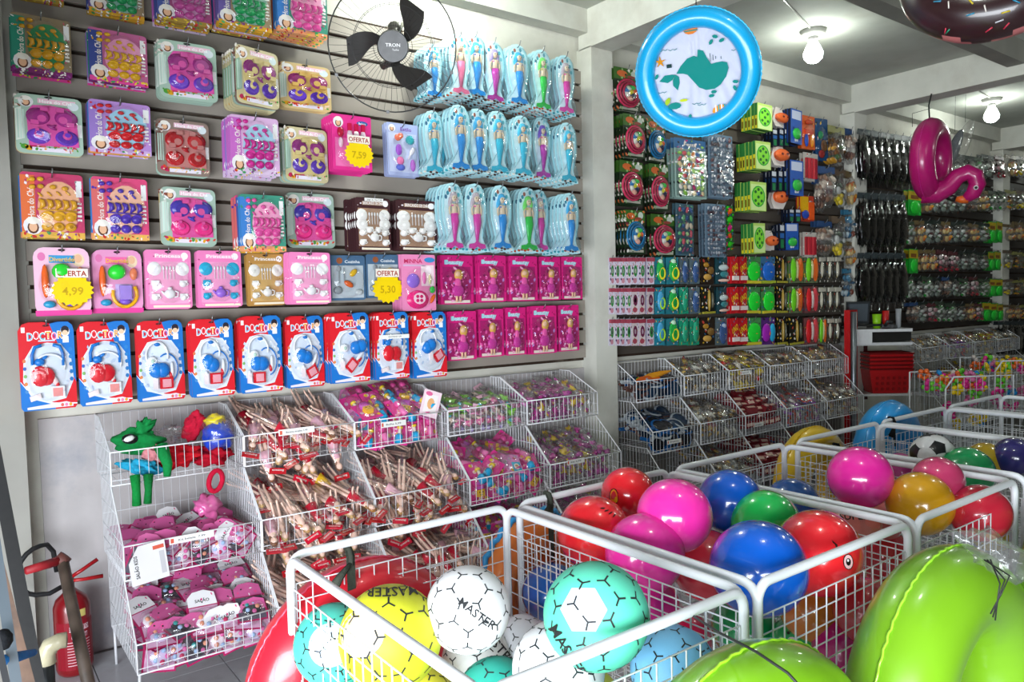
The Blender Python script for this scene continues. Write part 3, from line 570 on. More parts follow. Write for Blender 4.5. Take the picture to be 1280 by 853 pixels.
mer = [('top', [('s_coral', 574, 39, 124, 6), ('s_blue', 594, 39, 126, 5), ('s_mauve', 617, 48, 133, 5), ('s_blue', 647, 52, 136, 6), ('s_green', 677, 59, 142, 6), ('s_pink', 706, 66, 147, 6)]),
       ('middle', [('s_blue', 574, 128, 217, 6), ('s_blue', 597, 133, 219, 5), ('s_teal', 622, 136, 220, 5), ('s_teal', 652, 142, 223, 6), ('s_purple', 677, 144, 227, 4), ('s_teal', 709, 151, 231, 6)]),
       ('bottom', [('s_pink', 566, 227, 315, 6), ('s_pink', 594, 228, 316, 6), ('s_blue', 626, 230, 315, 5), ('s_green', 659, 233, 317, 4), ('s_pink', 674, 236, 317, 3), ('s_blue', 712, 240, 318, 6)])]
for rn, L in mer:
    for i, (k, x, y0, y1, n) in enumerate(L):
        hw = .206*(y1-y0)*(.83 if x > 660 else .93); stack(k, x-hw, y0, x+hw, y1, n, '%s from left, %s mermaid row' % (ORD[i], rn), dy=.036, base=.04)
for i, (k, x, y0, y1, n) in enumerate([('s_blue', 541, 52, 126, 4), ('s_teal', 541, 136, 220, 4), ('s_teal', 551, 139, 220, 3)]):
    hw = .19*(y1-y0); stack(k, x-hw, y0, x+hw, y1, n, ['half hidden behind the fan', 'left end of middle mermaid row', 'beside left end of middle mermaid row'][i], dy=.036, base=.04)
burst_tag(91, 363, 25, -.165, '4,99', 'yellow starburst sale tag on the pale pink play food card at the left end'); burst_tag(449, 193, 17, -.26, '7,59', 'yellow starburst sale tag on the hot pink nail bottle card'); burst_tag(485, 361, 18, -.17, '5,30', 'yellow starburst sale tag on the grey-blue kitchen tool card')
b = M('paper'); b.rect(-.055, -.008, .05, .008, 0, '#f1f1ee'); b.text('Jogo de Chá 7,99', 0, 0, .01, .0006, '#70686a', wide=.085); tag(b.build('price_strip', None, tuple(on_y(468, 250, -.24))), 'white price strip across the top of the brown tea service card', 'price tag')

# ------------------------------------------------------------------ wall fan
fc = at_d(491, 58, 3.48); ax = (CP-fc).normalized()
e = empty('wall_fan', tuple(fc), label='black wall fan with round wire guard and three blades on the left wall', cat='fan')
e.rotation_euler = ax.to_track_quat('-Y', 'Z').to_euler()
RF = 79*3.48/FPX
q = M('wire')
q.tube([(RF*math.cos(t*PI/24), 0, RF*math.sin(t*PI/24)) for t in range(48)], .0032, '#151515', n=5, close=True); 
for rr, yy in ((.62, -.055), (.3, -.07)): q.tube([(RF*rr*math.cos(t*PI/20), yy, RF*rr*math.sin(t*PI/20)) for t in range(40)], .0016, '#1c1c1c', n=4, close=True)
q.tube([(RF*.62*math.cos(t*PI/20), .07, RF*.62*math.sin(t*PI/20)) for t in range(40)], .0016, '#1c1c1c', n=4, close=True)
for i in range(54):
    a = 2*PI*i/54; c_, s_ = math.cos(a), math.sin(a)
    q.tube([(RF*c_, 0, RF*s_), (RF*.88*c_, -.04, RF*.88*s_), (RF*.62*c_, -.055, RF*.62*s_), (RF*.22*c_, -.07, RF*.22*s_)], .0009, '#222222', n=3, cap=False)
    if i % 2 == 0: q.tube([(RF*c_, 0, RF*s_), (RF*.86*c_, .055, RF*.86*s_), (RF*.62*c_, .07, RF*.62*s_), (RF*.2*c_, .075, RF*.2*s_)], .0009, '#222222', n=3, cap=False)
for a in (.9, 2.2, 3.6, 4.6, 5.9): q.box((RF*math.cos(a), 0, RF*math.sin(a)), (.014, .012, .014), '#111111')
q.build('guard', e)
q = M('hub'); q.add([(.067*math.cos(t*PI/12), -.078, .067*math.sin(t*PI/12)) for t in range(24)]+[(.072*math.cos(t*PI/12), -.06, .072*math.sin(t*PI/12)) for t in range(24)]+[(.072*math.cos(t*PI/12), -.02, .072*math.sin(t*PI/12)) for t in range(24)], [tuple(range(24))]+[(i, (i+1) % 24, 24+(i+1) % 24, 24+i) for i in range(24)]+[(24+i, 24+(i+1) % 24, 48+(i+1) % 24, 48+i) for i in range(24)], '#08090a')
q.text('TRON', 0, .006, .02, .0795, '#e8e8e8', wide=.066); q.text('Turbo', .012, -.014, .012, .0795, '#d0d0d0'); q.build('hub', e)
bm_ = M('hub')
def bl_pts(a):
    P = []; n = 9
    for i in range(n):
        r_ = .06+.15*i/(n-1); t = a+.55*(i/(n-1))**1.3; P.append((r_*math.cos(t), -.035+.02*i/n, r_*math.sin(t)))
    for i in range(n-1, -1, -1):
        r_ = .06+.165*i/(n-1); wd = .45+.35*math.sin(PI*i/(n-1)*.9); t = a+.55*(i/(n-1))**1.3+wd; P.append((r_*math.cos(t), -.01+.03*i/n, r_*math.sin(t)))
    return P, n
for a in (.25, 2.45, 4.55):
    P, n_ = bl_pts(a); q = M('hub'); f = [(i, i+1, 2*n_-2-i, 2*n_-1-i) for i in range(n_-1)]
    q.add(P, f, '#2e2b29', smooth=True); q.add([(x, y+.003, z) for x, y, z in P], [g[::-1] for g in f], '#2e2b29', smooth=True); q.build('blade', e)
q = M('hub'); q.tube([(0, -.02, 0), (0, .05, 0), (0, .09, 0), (0, .11, 0)], [.06, .075, .065, .03], '#2a2725', n=16); q.build('motor', e)
q = M('hub'); q.tube([(0, .05, -.06), (-.05, .11, -.09)], .018, '#2a2725', n=8); q.tube([(0, .08, .05), (.02, .2, .09), (.05, .32, .1)], .013, '#6f6c60', n=8); q.ell((.012, .18, .085), (.035, .03, .03), '#77766a'); q.build('bracket', e)

# ------------------------------------------------------------------ wire baskets on the wall rack
def basket_mesh(W, prof, hb, pitch=.034, wr=.0017):
    """prof: (yb, zb_top) back, rim (yf, zr), bottom zb ; origin at the basket's left front bottom on the wall side x=0"""
    yb, yt, zt, yf, zr, z0 = prof
    parts = {}
    f = M('wire'); n = max(3, round(W/pitch))
    for i in range(n+1): f.tube([(W*i/n, yf, z0), (W*i/n, yf, zr)], wr*.9, '#e2e4e8', n=3, cap=False, smooth=False)
    f.tube([(0, yf, z0+.02), (W, yf, z0+.02)], wr, '#e2e4e8', n=4); parts['front_grid'] = f
    f = M('wire'); 
    for i in range(n+1): f.tube([(W*i/n, yb, z0), (W*i/n, yb, zt)], wr*.8, '#d8dade', n=3, cap=False, smooth=False)
    f.tube([(0, yb, (z0+zt)/2), (W, yb, (z0+zt)/2)], wr, '#d8dade', n=4); parts['back_grid'] = f
    f = M('wire')
    for i in range(n+1): f.tube([(W*i/n, yb, z0), (W*i/n, yf, z0)], wr*.8, '#d8dade', n=3, cap=False, smooth=False)
    parts['bottom_grid'] = f
    for s_ in (0, 1):
        f = M('wire'); x = W*s_; m_ = max(4, round((yb-yf)/.026))
        for i in range(1, m_):
            y = yb+(yf-yb)*i/m_; z = zt if y > yt else zt+(zr-zt)*(yt-y)/(yt-yf); f.tube([(x, y, z0), (x, y, z)], wr*.8, '#e2e4e8', n=3, cap=False, smooth=False)
        for z in (z0+(zr-z0)*.5, zr): f.tube([(x, yb, z), (x, yf, z)], wr*.9, '#e2e4e8', n=4)
        z = (zr+zt)/2; y = yt+(yf-yt)*.5; f.tube([(x, yb, z), (x, y, z)], wr*.9, '#e2e4e8', n=4)
        parts['side_grid%d' % s_] = f
    f = M('wire'); rr = .0032
    f.tube([(0, yb, zt), (0, yt, zt), (0, yf, zr), (0, yf, z0)], rr, '#eceef2', n=5, smooth=False); f.tube([(W, yb, zt), (W, yt, zt), (W, yf, zr), (W, yf, z0)], rr, '#eceef2', n=5, smooth=False)
    f.tube([(0, yf, zr), (W, yf, zr)], rr, '#eceef2', n=5); f.tube([(0, yf, z0), (W, yf, z0)], rr, '#eceef2', n=5); f.tube([(0, yb, zt), (W, yb, zt)], rr, '#9a9a9c', n=5); f.tube([(0, yb, z0), (W, yb, z0)], rr, '#dcdee2', n=5); parts['rim'] = f
    if hb:
        f = M('wire')
        for x in (.01, W-.01):
            f.tube([(x, yb, z0), (x, yb-.01, 0.0)], .006, '#d8dade', n=5); f.tube([(x, yf+.02, z0), (x, yf+.05, 0.0)], .006, '#d8dade', n=5)
        parts['legs'] = f
    return {k: v.mesh(k.rstrip('01')) for k, v in parts.items()}
TIER = [(-.035, -.13, 1.055, -.385, .935, .80), (-.12, -.36, .80, -.58, .60, .468), (-.2, -.53, .50, -.745, .275, .163), ]
TIER2 = [(-.03, -.09, 1.07, -.27, .955, .815), (-.05, -.22, .815, -.41, .635, .49), (-.1, -.36, .52, -.55, .30, .18)]
BK = {}
def basket(x, W, t, label, TT=TIER):
    k = (round(W, 3), t, TT is TIER)
    if k not in BK: BK[k] = basket_mesh(W-.006, TT[t], t == 2, wr=.0017 if TT is TIER else .0013)
    e = empty('wire_basket', (x+.003, TT[t][0], TT[t][5]), label=label, cat='basket')
    for n_, me in BK[k].items():
        o = obj(n_.rstrip('01'), me, e, (0, -TT[t][0], -TT[t][5]))
    return e
TN = ['top', 'middle', 'bottom']
CX = [.495, 1.025, 1.555, 2.085, 2.615, 3.165]
for c_ in range(5):
    for t in range(3): basket(CX[c_], CX[c_+1]-CX[c_], t, 'white wire basket, %s tier, %s column, left wall' % (TN[t], ORD[c_]))
CX2 = [3.62, 4.10, 4.60, 5.11, 5.68, 6.25]
for c_ in range(5):
    for t in range(3): basket(CX2[c_], CX2[c_+1]-CX2[c_], t, 'white wire basket, %s tier, %s column beyond first pillar' % (TN[t], ORD[c_]), TIER2)
CX3 = [7.6, 8.2, 8.8, 9.4, 10.0]
for c_ in range(4):
    for t in range(3): basket(CX3[c_], .6, t, 'white wire basket, %s tier, %s column of the far bay' % (TN[t], ORD[c_]), TIER2)
def strip_tag(x, y, Y, wid, text, label):
    c = on_y(x, y, Y); b = M('paper'); b.rect(-wid/2, -.014, wid/2, .014, 0, '#f2f2ee'); b.rect(-wid*.47, -.009, -wid*.4, .009, .0005, '#d8604a'); b.text(text, 0, 0, .012, .0006, '#6a6a70', wide=wid*.6)
    tag(b.build('price_strip', None, tuple(c)), label, 'price tag')
strip_tag(371, 539, -.39, .17, 'Boneca simples 3,99', 'white price strip clipped to the basket of dolls in the top tier'); strip_tag(492, 530, -.39, .14, 'Bolha 5,99', 'white price strip clipped to the basket of bubble toys in the top tier')
strip_tag(720, 577, -.585, .13, 'Kit 4,99', 'white price strip clipped to the basket of purple bagged toys'); strip_tag(240, 672, -.585, .17, 'Kit beleza  7,99', 'white price strip clipped to the basket of pink makeup cards')
strip_tag(843, 552, -.415, .14, 'Frisbee', 'white price strip on the basket of boxed blue toys beyond the pillar'); strip_tag(932, 466, -.275, .13, 'Bola 2,99', 'white price strip on the basket of yellow bags beyond the pillar'); strip_tag(948, 531, -.415, .13, 'Jogo', 'white price strip on the basket of dark red boxes')
b = M('paper'); b.prism([(-.06, -.09), (.075, -.09), (.075, .06), (.03, .06), (-.02, .06), (-.06, .0)], 0, .003, '#e9e8ea'); b.text('SALÃO KIDS', -.035, -.02, .018, .004, '#2a2a2e', rot=PI/2, wide=.09); b.rect(.05, -.07, .068, .02, .0036, '#c8c8cc'); b.rect(.03, .03, .07, .045, .0036, '#d8604a')
tag(b.build('makeup_box_back', None, tuple(on_y(182, 700, -.6)), (0, -.1, 0)), 'white back of a makeup card pressed against the wires, left middle basket', 'toy pack')
from mathutils import noise as NZ
# ------------------------------------------------------------------ loose goods heaped in the wire baskets
def lump(r, col, m='cloth', seed=0, amp=.35, fr=2.5, nu=20, nv=12, c=(0, 0, 0), rot=None, b=None):
    b = b or M(m); V, F = sph(nu, nv); o = Vector((seed*7.3, seed*3.1, seed*1.7)); q = Euler(rot).to_matrix() if rot else None; v = []
    for p in V:
        p = Vector(p); k = 1+amp*NZ.turbulence(p*fr+o, 3, False)-amp*.5; p = Vector((p.x*r[0]*k, p.y*r[1]*k, p.z*r[2]*k)); v.append((q @ p if q else p)+Vector(c))
    return b.add(v, F, col, m, True)
class Loose:
    def __init__(s, name, cat, look): s.name, s.cat, s.look, s.parts = name, cat, look, []
    def part(s, name, b): s.parts.append((name, b.mesh(name))); s.ms = getattr(s, 'ms', []); s.ms.append(b)
    def put(s, loc, rot, label, group, k=1):
        e = empty(s.name, loc, (0, 0, 0), label, s.cat, group); e.rotation_mode = 'QUATERNION'; e.rotation_quaternion = rot; e.scale = (k, k, k)
        for n_, me in s.parts: obj(n_, me, e)
        return e
def pose(yaw, pitch, roll): return (Matrix.Rotation(yaw, 3, 'Z') @ Matrix.Rotation(pitch, 3, 'X') @ Matrix.Rotation(roll, 3, 'Y')).to_quaternion()
SK = '#f8d2bf'
def doll(look, dress, hair, bag=True, head='#c9202c'):
    L = Loose('bagged_doll', 'doll', look); q = M('plastic')
    q.ell((0, -.012, .115), (.013, .012, .016), SK); q.tube([(0, -.012, .1), (0, -.012, .085), (0, -.012, .055), (0, -.012, .035)], [.006, .014, .01, .014], SK, n=7)
    for s_ in (-1, 1):
        q.tube([(.008*s_, -.012, .036), (.009*s_, -.012, -.02), (.010*s_, -.012, -.04), (.011*s_, -.012, -.105), (.011*s_, -.018, -.118)], [.0085, .0075, .0065, .0042, .004], SK, n=6)
        q.tube([(.013*s_, -.012, .085), (.022*s_, -.012, .05), (.021*s_, -.014, .012)], .0042, SK, n=5)
    L.part('doll_body', q)
    q = M('plastic'); q.ell((0, -.006, .12), (.016, .011, .018), hair, nu=7, nv=5); q.ell((.009, -.008, .095), (.008, .008, .02), hair, nu=6, nv=4); L.part('hair', q)
    if dress: q = M('film'); q.tube([(0, -.012, .082), (0, -.012, .06), (0, -.012, .012)], [.0155, .013, .03], dress, n=9); L.part('dress', q)
    q = M('film'); q.prism([(-.032, .15), (.032, .15), (.032, .175), (-.032, .175)], .0, .004, head); q.text('Boneca', 0, .161, .012, .005, '#f2e6e2', wide=.045); L.part('header_card', q)
    if bag: b = M('clear_film'); lump((.036, .018, .15), '#ffffff', 'clear_film', R.randint(0, 99), .3, 3, 10, 8, (0, -.013, .015), b=b); L.part('bag', b)
    return L
DOLLS = [doll('bare-legged bagged doll', None, '#c89a5a', head='#e01c3a'), doll('bagged doll in red', '#d8203c', '#b07a3a'), doll('fair-haired bare bagged doll', None, '#e0c080', head='#e03a4a'), doll('bagged doll in pale pink', '#f0b8c8', '#7a4a2a'), doll('bagged doll in crimson', '#c81a34', '#d8b070')]
YDOLL = doll('bagged doll in yellow', '#e0b020', '#d8b060')
def bubble(kind):
    L = Loose('bubble_toy', 'toy', {0: 'blue bottle on pink card', 1: 'smiling yellow box on pink card', 2: 'heart bottle on pink card', 3: 'pink and turquoise card'}[kind])
    b = M(); b.prism([(-.045, -.06), (.045, -.06), (.045, .06), (-.045, .06)], 0, .0015, '#e23a94' if kind < 3 else '#e88ac8')
    for i in range(9): x, z = R.uniform(-.036, .036), R.uniform(-.05, .05); b.disc(x, z, .009, .009, .002+.0001*i, R.choice(['#f4d9ee', '#f2c43a', '#c01a70', '#d8b8ec', '#f4a0c8']), 8); b.disc(x, z, .003, .003, .0032, '#f6d22a', 6)
    L.part('card', b)
    if kind == 0:
        q = M('plastic'); q.tube([(0, -.014, -.055), (0, -.014, -.02), (0, -.014, -.012)], [.017, .017, .007], '#22a4d8', n=10); L.part('bottle', q); q = M('plastic'); q.tube([(0, -.014, -.012), (0, -.014, .008)], .007, '#efe4d8', n=8); q.tube([(0, -.014, .008), (0, -.014, .018)], .013, '#f4d21c', n=10); L.part('cap', q)
    elif kind == 1:
        q = M('plastic'); q.box((0, -.014, -.01), (.036, .022, .03), '#f2be1a'); q.disc(-.008, -.006, .003, .004, .0255, '#2a1c10', 6); q.disc(.008, -.006, .003, .004, .0255, '#2a1c10', 6); q.rect(-.008, -.018, .008, -.016, .0255, '#2a1c10'); L.part('box', q)
        q = M('plastic'); q.box((0, -.014, .022), (.03, .02, .03), '#d85ac8'); L.part('lid', q)
    elif kind == 2:
        q = M('plastic'); q.tube([(0, -.014, -.045), (0, -.014, .0)], .013, '#f07ab8', n=10); q.ell((0, -.014, .02), (.018, .012, .016), '#ea4aa0'); L.part('bottle', q)
    else:
        q = M(); q.rect(0, -.05, .04, .01, .0035, '#3ab0d0'); q.disc(.02, -.02, .014, .02, .004, '#f4e8e0', 10); q.disc(.02, -.015, .008, .008, .0045, '#c89a70', 8); L.part('label', q)
    b = M('clear_film'); b.dome(0, 0, .042, .056, .002, .028, '#ffffff', 'clear_film', n=10, k=3, p=.4); L.part('blister', b)
    return L
BUB = [bubble(0), bubble(0), bubble(1), bubble(2), bubble(3), bubble(0)]
def makeup(kind):
    L = Loose('makeup_card', 'toy pack', ['makeup card with pastel pots', 'makeup card with black tray', 'white-topped makeup card'][kind])
    b = M(); b.prism([(-.055, -.07), (.055, -.07), (.058, .04), (.03, .065), (-.03, .065), (-.058, .04)], 0, .002, '#b01c5c'); b.prism([(-.05, .04), (.05, .04), (.045, .085), (.01, .1), (-.03, .095), (-.05, .075)], .0022, .003, '#ececf0' if kind == 2 else '#c85a94')
    if kind == 2: b.text('SALÃO', 0, .06, .016, .0035, '#26242a', wide=.05)
    speck(b, -.045, .045, .04, .085, 6, ['#26242a', '#e04a8a', '#f4e8f0'], .0033, .005)
    b.rect(-.049, -.064, .049, .036, .0025, '#d8a8c8' if kind != 1 else '#5a5464')
    L.part('card', b); q = M('plastic'); base = ['#d8c8ea', '#24202c', '#f0e4ee'][kind]; q.ell((0, -.008, -.018), (.036, .008, .034), base, nu=10, nv=5); L.part('tray', q)
    for i in range(5):
        a = 2*PI*i/5; q = M('plastic'); q.ell((.02*math.cos(a), -.016, -.018+.02*math.sin(a)), (.009, .006, .009), R.choice(['#2aa0a0', '#e86ab0', '#f0a080', '#8a6ae0', '#e02a6a', '#a8c8f0']), nu=7, nv=4); L.part('pot', q)
    b = M('clear_film'); b.dome(0, -.015, .048, .046, .002, .024, '#ffffff', 'clear_film', n=10, k=3, p=.4); L.part('blister', b); return L
MK = [makeup(0), makeup(1), makeup(2)]
def bagtoy(look, cols, r=(.055, .022, .07), n=5, name='bagged_toy', header=None, film='clear_film', shape='ell', k=1.0):
    L = Loose(name, 'toy', look); 
    for i in range(n):
        q = M('film'); c_ = (R.uniform(-.6, .6)*r[0], -.012+R.uniform(-.4, .4)*r[1], R.uniform(-.7, .6)*r[2]); a = R.uniform(.3, .65)*k
        lump((r[0]*a, r[1]*.45, r[2]*a*.8), R.choice(cols), 'film', R.randint(0, 99), .9, 1.8, 9, 6, c_, (0, R.uniform(0, 3), 0), b=q); L.part('toy_piece', q)
    if header: q = M(); q.prism([(-r[0]*.8, r[2]*.85), (r[0]*.8, r[2]*.85), (r[0]*.8, r[2]*1.2), (-r[0]*.8, r[2]*1.2)], .0, .003, header); L.part('header_card', q)
    b = M(film); lump((r[0]*1.05, r[1], r[2]*1.05), '#ffffff', film, R.randint(0, 99), .35, 2.6, 10, 8, (0, -.012, 0), b=b); L.part('bag', b); return L
PUR = [bagtoy('pink and plum bagged toy', ['#c8309a', '#a02a8a', '#e06ac0', '#7a3aa8']), bagtoy('plum and yellow bagged toy', ['#a83a98', '#e8c22a', '#c85ab0']), bagtoy('violet bagged toy', ['#6a4ac0', '#b03a9a', '#8a5ad0', '#d85ab8'])]
PAS = [bagtoy('bag of pastel dolls', ['#e8a0c0', '#b8a8e0', '#f0c070', '#e06aa0', '#f0d8c8'], header='#e8b8cc'), bagtoy('bag of pink trinkets', ['#e84a98', '#8ad84a', '#f0a0c8', '#5ac8d8'])]
YEL = [bagtoy('yellow and red printed bag', ['#e0c020', '#c8302a', '#e8d84a', '#e0c020'], k=1.5), bagtoy('brown and cream bagged toy', ['#8a6a4a', '#d8c8a8', '#5a3a5a', '#b89a6a', '#e0c428'], k=1.4), bagtoy('cream bag with plum lumps', ['#e0d8c8', '#7a3a6a', '#a88a5a', '#2a4a8a', '#e8cc20'], k=1.4)]
GRY = [bagtoy('brown and ivory bagged toy', ['#b08a4a', '#f0e8d0', '#6a9a5a', '#3a3028', '#c8603a']), bagtoy('grey-green bagged toy', ['#8ab070', '#f0ead0', '#4a7a8a', '#d8b050', '#a84a4a']), bagtoy('ivory bag with black pieces', ['#e0dccf', '#2a2826', '#a08a6a'])]
MIX = [bagtoy('white bag with orange print', ['#f0ece4', '#e06a2a', '#3a6ac0', '#d8302a']), bagtoy('orange and lilac bagged toy', ['#e8602a', '#b86ad0', '#f0e8e0', '#5a8a3a'])]
for _L, _n in ((PAS, 'bagged_trinket'), (YEL, 'printed_bag'), (GRY, 'bagged_figure'), (MIX, 'party_bag')):
    for _p in _L: _p.name = _n
def redbox(look, col):
    L = Loose('toy_box', 'toy box', look); q = M('film'); q.box((0, 0, 0), (.095, .06, .045), col); L.part('carton', q); q = M(); q.box((0, -.031, .0), (.06, .002, .022), '#d8b8a8'); L.part('label', q); return L
RBX = [redbox('dark red wrapped carton', '#8a2c34')]
def fris(look, a, b_):
    L = Loose('racket_set', 'toy', look); q = M('plastic'); q.ell((0, 0, .02), (.07, .008, .08), a, nu=14, nv=6); L.part('disc', q); q = M('plastic'); q.ell((0, -.006, .02), (.055, .006, .064), b_, nu=14, nv=6); L.part('centre', q); q = M('plastic'); q.box((0, 0, -.085), (.022, .014, .08), a); L.part('handle', q); return L
FR = [fris('blue and black toy racket', '#1a5a9a', '#1a1c24'), fris('black toy racket with a brown rim', '#5a3a34', '#202a3a'), fris('dark toy racket with a pale rim', '#a8b0b8', '#18304a')]
def fill(protos, x0, x1, t, where, n=None, rollr=(-.9, .9), heap=.06, front=True, k=1, weights=None, up=.0, dens=1.0, stuff=None):
    yb, yt, zt, yf, zr, z0 = (TIER2 if x0 > 3.5 else TIER)[t]; W = x1-x0; big = M(); yo, zo = 0, 0
    def put(p, loc, rot, lay):
        side = ['left', 'middle', 'right'][min(2, max(0, int((loc[0]-x0)/W*3)))]
        if stuff:
            T = Matrix.Translation(loc) @ rot.to_matrix().to_4x4() @ Matrix.Scale(k, 4)
            for b in p.ms: c_ = M(b.m); c_.v = [tuple(T @ Vector(v)) for v in b.v]; c_.f, c_.c, c_.k, c_.sm, c_.keys = b.f, b.c, b.k, b.sm, b.keys; big.merge(c_)
            return
        lab = '%s, %s %s, %s' % (p.look, side, lay, where); p.put(loc, rot, lab, lab, k)
    if front:
        m_ = max(2, round(W/.085*dens/k))
        for i in range(m_):
            put(R.choice(protos), (x0+.05+(W-.1)*(i+.5)/m_+R.uniform(-.01, .01), yf+.05+R.uniform(0, .01), (z0+zr)/2-.01), pose(R.uniform(-.2, .2), R.uniform(-.3, -.1), R.uniform(*rollr)), 'front')
    D = (yb-yf)-.1; ny = max(2, round(D/.07/k)); nx = max(2, round((W-.08)/.082*dens/k))
    for l in (0, 1):
        for j in range(ny):
            for i in range(nx):
                y = yf+.07+D*(j+.3+R.uniform(-.2, .2))/ny; x = x0+.05+(W-.1)*(i+.5+R.uniform(-.3, .3))/nx; z = zr-.05+.04*l+heap*(j+.5)/ny+R.uniform(-.012, .014)+up
                if l == 0 and j > 1 and R.random() < .5: continue
                put(R.choice(protos), (x, y, z), pose(R.uniform(-.5, .5), R.uniform(-1.35, -.7), R.uniform(*rollr)), 'heap' if l else 'underneath')
    if stuff: o = big.build('bagged_toys', None, (0, 0, 0), label='%s heaped in the %s' % (stuff, where), cat='toys'); o['kind'] = 'stuff'
def cname(c_, t, far=''): return '%s column %s basket%s' % (ORD[c_], TN[t], far)
fill([DOLLS[i] for i in (1, 4, 0, 3, 1)], CX[1], CX[2], 0, cname(1, 0), rollr=(2.2, 3.6), heap=.06, k=1.15)
fill([DOLLS[i] for i in (0, 2, 4, 1, 3)], CX[1], CX[2], 1, cname(1, 1), rollr=(2.2, 3.3), heap=.10, k=1.15)
fill([DOLLS[i] for i in (0, 2, 3)], CX[1], CX[2], 2, cname(1, 2), rollr=(2.2, 3.3), heap=.08, k=1.15)
fill([DOLLS[i] for i in (0, 2, 3, 1, 4)], CX[2], CX[3], 1, cname(2, 1), rollr=(2.0, 3.8), heap=.11, k=1.15)
fill([DOLLS[i] for i in (0, 2, 3, 1)], CX[2], CX[3], 2, cname(2, 2), rollr=(1.6, 3.6), heap=.08, k=1.15)
YDOLL.put((CX[1]+.33, -.36, .69), pose(.2, -.9, 2.5), 'doll in a yellow dress in a clear bag on the dolls of the second column', None)
fill(BUB, CX[2], CX[3], 0, cname(2, 0), rollr=(-.35, .35), heap=.10, up=.02, k=1.2)
fill(BUB, CX[3], CX[4], 1, cname(3, 1), rollr=(-.9, .9), heap=.10, k=1.2); fill(BUB, CX[3], CX[4], 2, cname(3, 2), heap=.06, k=1.2)
fill(PAS, CX[3], CX[4], 0, cname(3, 0), heap=.03); fill(PUR, CX[4], CX[5], 0, cname(4, 0), k=1.15, heap=.06); fill(PUR, CX[4], CX[5], 1, cname(4, 1), k=1.15, heap=.10); fill(PUR, CX[4], CX[5], 2, cname(4, 2), k=1.15)
fill(MK, CX[0], CX[1], 1, cname(0, 1), rollr=(-.9, .9), heap=-.01, up=-.045); fill(MK, CX[0], CX[1], 2, cname(0, 2), rollr=(-.25, .25), heap=.12, k=1.1)
L = Loose('pink_pouch', 'toy', ''); q = M('film'); lump((.07, .035, .06), '#e06aa8', 'film', 3, .5, 2, b=q); L.part('pouch', q)
L.put((CX[0]+.36, -.4, .66), pose(.2, -.4, .3), 'glossy pink pouch on top of the makeup cards in the left middle basket', None)
b = M(); b.prism([(-.05, -.07), (.05, -.07), (.05, .07), (-.05, .07)], 0, .004, '#f2d8e2'); b.rect(-.035, -.05, .035, .05, .0045, '#f4ecec'); b.disc(0, 0, .02, .03, .005, '#e8b07a', 10); b.disc(-.02, .05, .02, .012, .005, '#e46a9c', 8)
o = b.build('toy_card', None, tuple(on_y(538, 505, -.34)), (-.2, .35, -.2)); tag(o, 'pale pink card leaning out over the right end of the bubble toy basket', 'toy pack')
# left top basket: soft goods
x0 = CX[0]
def soft(name, cat, label, col, r, loc, rot=(0, 0, 0), seed=1, amp=.55, fr=1.8, m='cloth'):
    q = lump(r, col, m, seed, amp*.65, 1.5, 36, 26); o = q.build(name, None, loc, rot); return tag(o, label, cat)
g = soft('green_dinosaur_cap', 'hat', 'green cloth dinosaur hood in the left top basket', '#128a44', (.115, .08, .062), (x0+.12, -.26, .95), (0, .1, 0), 2, .5)
q = M('cloth'); q.dome(0, 0, .034, .022, 0, .012, '#16181a'); q.dome(-.006, .0, .022, .012, .008, .008, '#eef0ee', rot=.3); q.build('eye', g, (-.035, -.07, .02), (-.3, 0, .2))
q = lump((.04, .025, .06), '#128a44', 'cloth', 5, .6, 2); q.build('ear', g, (.02, -.03, .06), (0, .6, 0))
q = M('cloth'); q.tube([(.08, -.09, -.01), (.1, -.14, -.08), (.1, -.145, -.13)], [.03, .02, .014], '#128a44', n=8); q.build('strap', g)
q = M('cloth'); q.tube([(-.02, -.13, -.12), (-.015, -.15, -.18), (-.01, -.15, -.24)], [.02, .016, .018], '#0f8a3c', n=8); q.tube([(.03, -.13, -.12), (.03, -.15, -.18), (.03, -.15, -.235)], [.02, .014, .016], '#0f7a38', n=8); q.build('leg', g)
soft('red_cloth_toy', 'soft toy', 'red plush toy bunched in the middle of the left top basket', '#c81424', (.12, .1, .055), (x0+.29, -.28, .87), (0, -.2, 0), 4, .8)
soft('red_cloth_toy', 'soft toy', 'dark red plush lump at the right end of the left top basket', '#b8102a', (.1, .08, .05), (x0+.42, -.29, .85), (0, .1, 0), 7, .8)
soft('red_hood', 'hat', 'crimson hood standing up beside the blue ball bag', '#c41838', (.05, .05, .08), (x0+.37, -.2, .975), (0, .3, 0), 8, .6)
soft('cyan_cloth_toy', 'soft toy', 'cyan plush toy against the front wires of the left top basket', '#2aa8d0', (.1, .06, .04), (x0+.13, -.33, .85), (0, .3, 0), 9, .8)
soft('pink_cloth_toy', 'soft toy', 'pale pink plush toy in the left part of the left top basket', '#d88a90', (.06, .05, .05), (x0+.18, -.31, .895), (0, .3, 0), 10, .8)
q = lump((.075, .07, .07), '#1a46c8', 'vinyl', 12, .25, 2.2); o = q.build('blue_bagged_ball', None, (x0+.445, -.29, .935)); tag(o, 'blue ball toy in a clear bag with a yellow top, left top basket', 'ball')
q = lump((.055, .05, .035), '#e8d21c', 'vinyl', 13, .3, 2); q.build('yellow_cap', o, (.0, .02, .065)); q = M('clear_film'); lump((.085, .08, .09), '#ffffff', 'clear_film', 14, .4, 2, 14, 10, (0, 0, .015), b=q); q.build('bag', o)
q = M('clear_film'); lump((.1, .06, .05), '#ffffff', 'clear_film', 15, .7, 2, 18, 12, b=q); tag(q.build('crumpled_bag', None, (x0+.27, -.2, .955)), 'empty crumpled clear bag in the left top basket', 'bag')
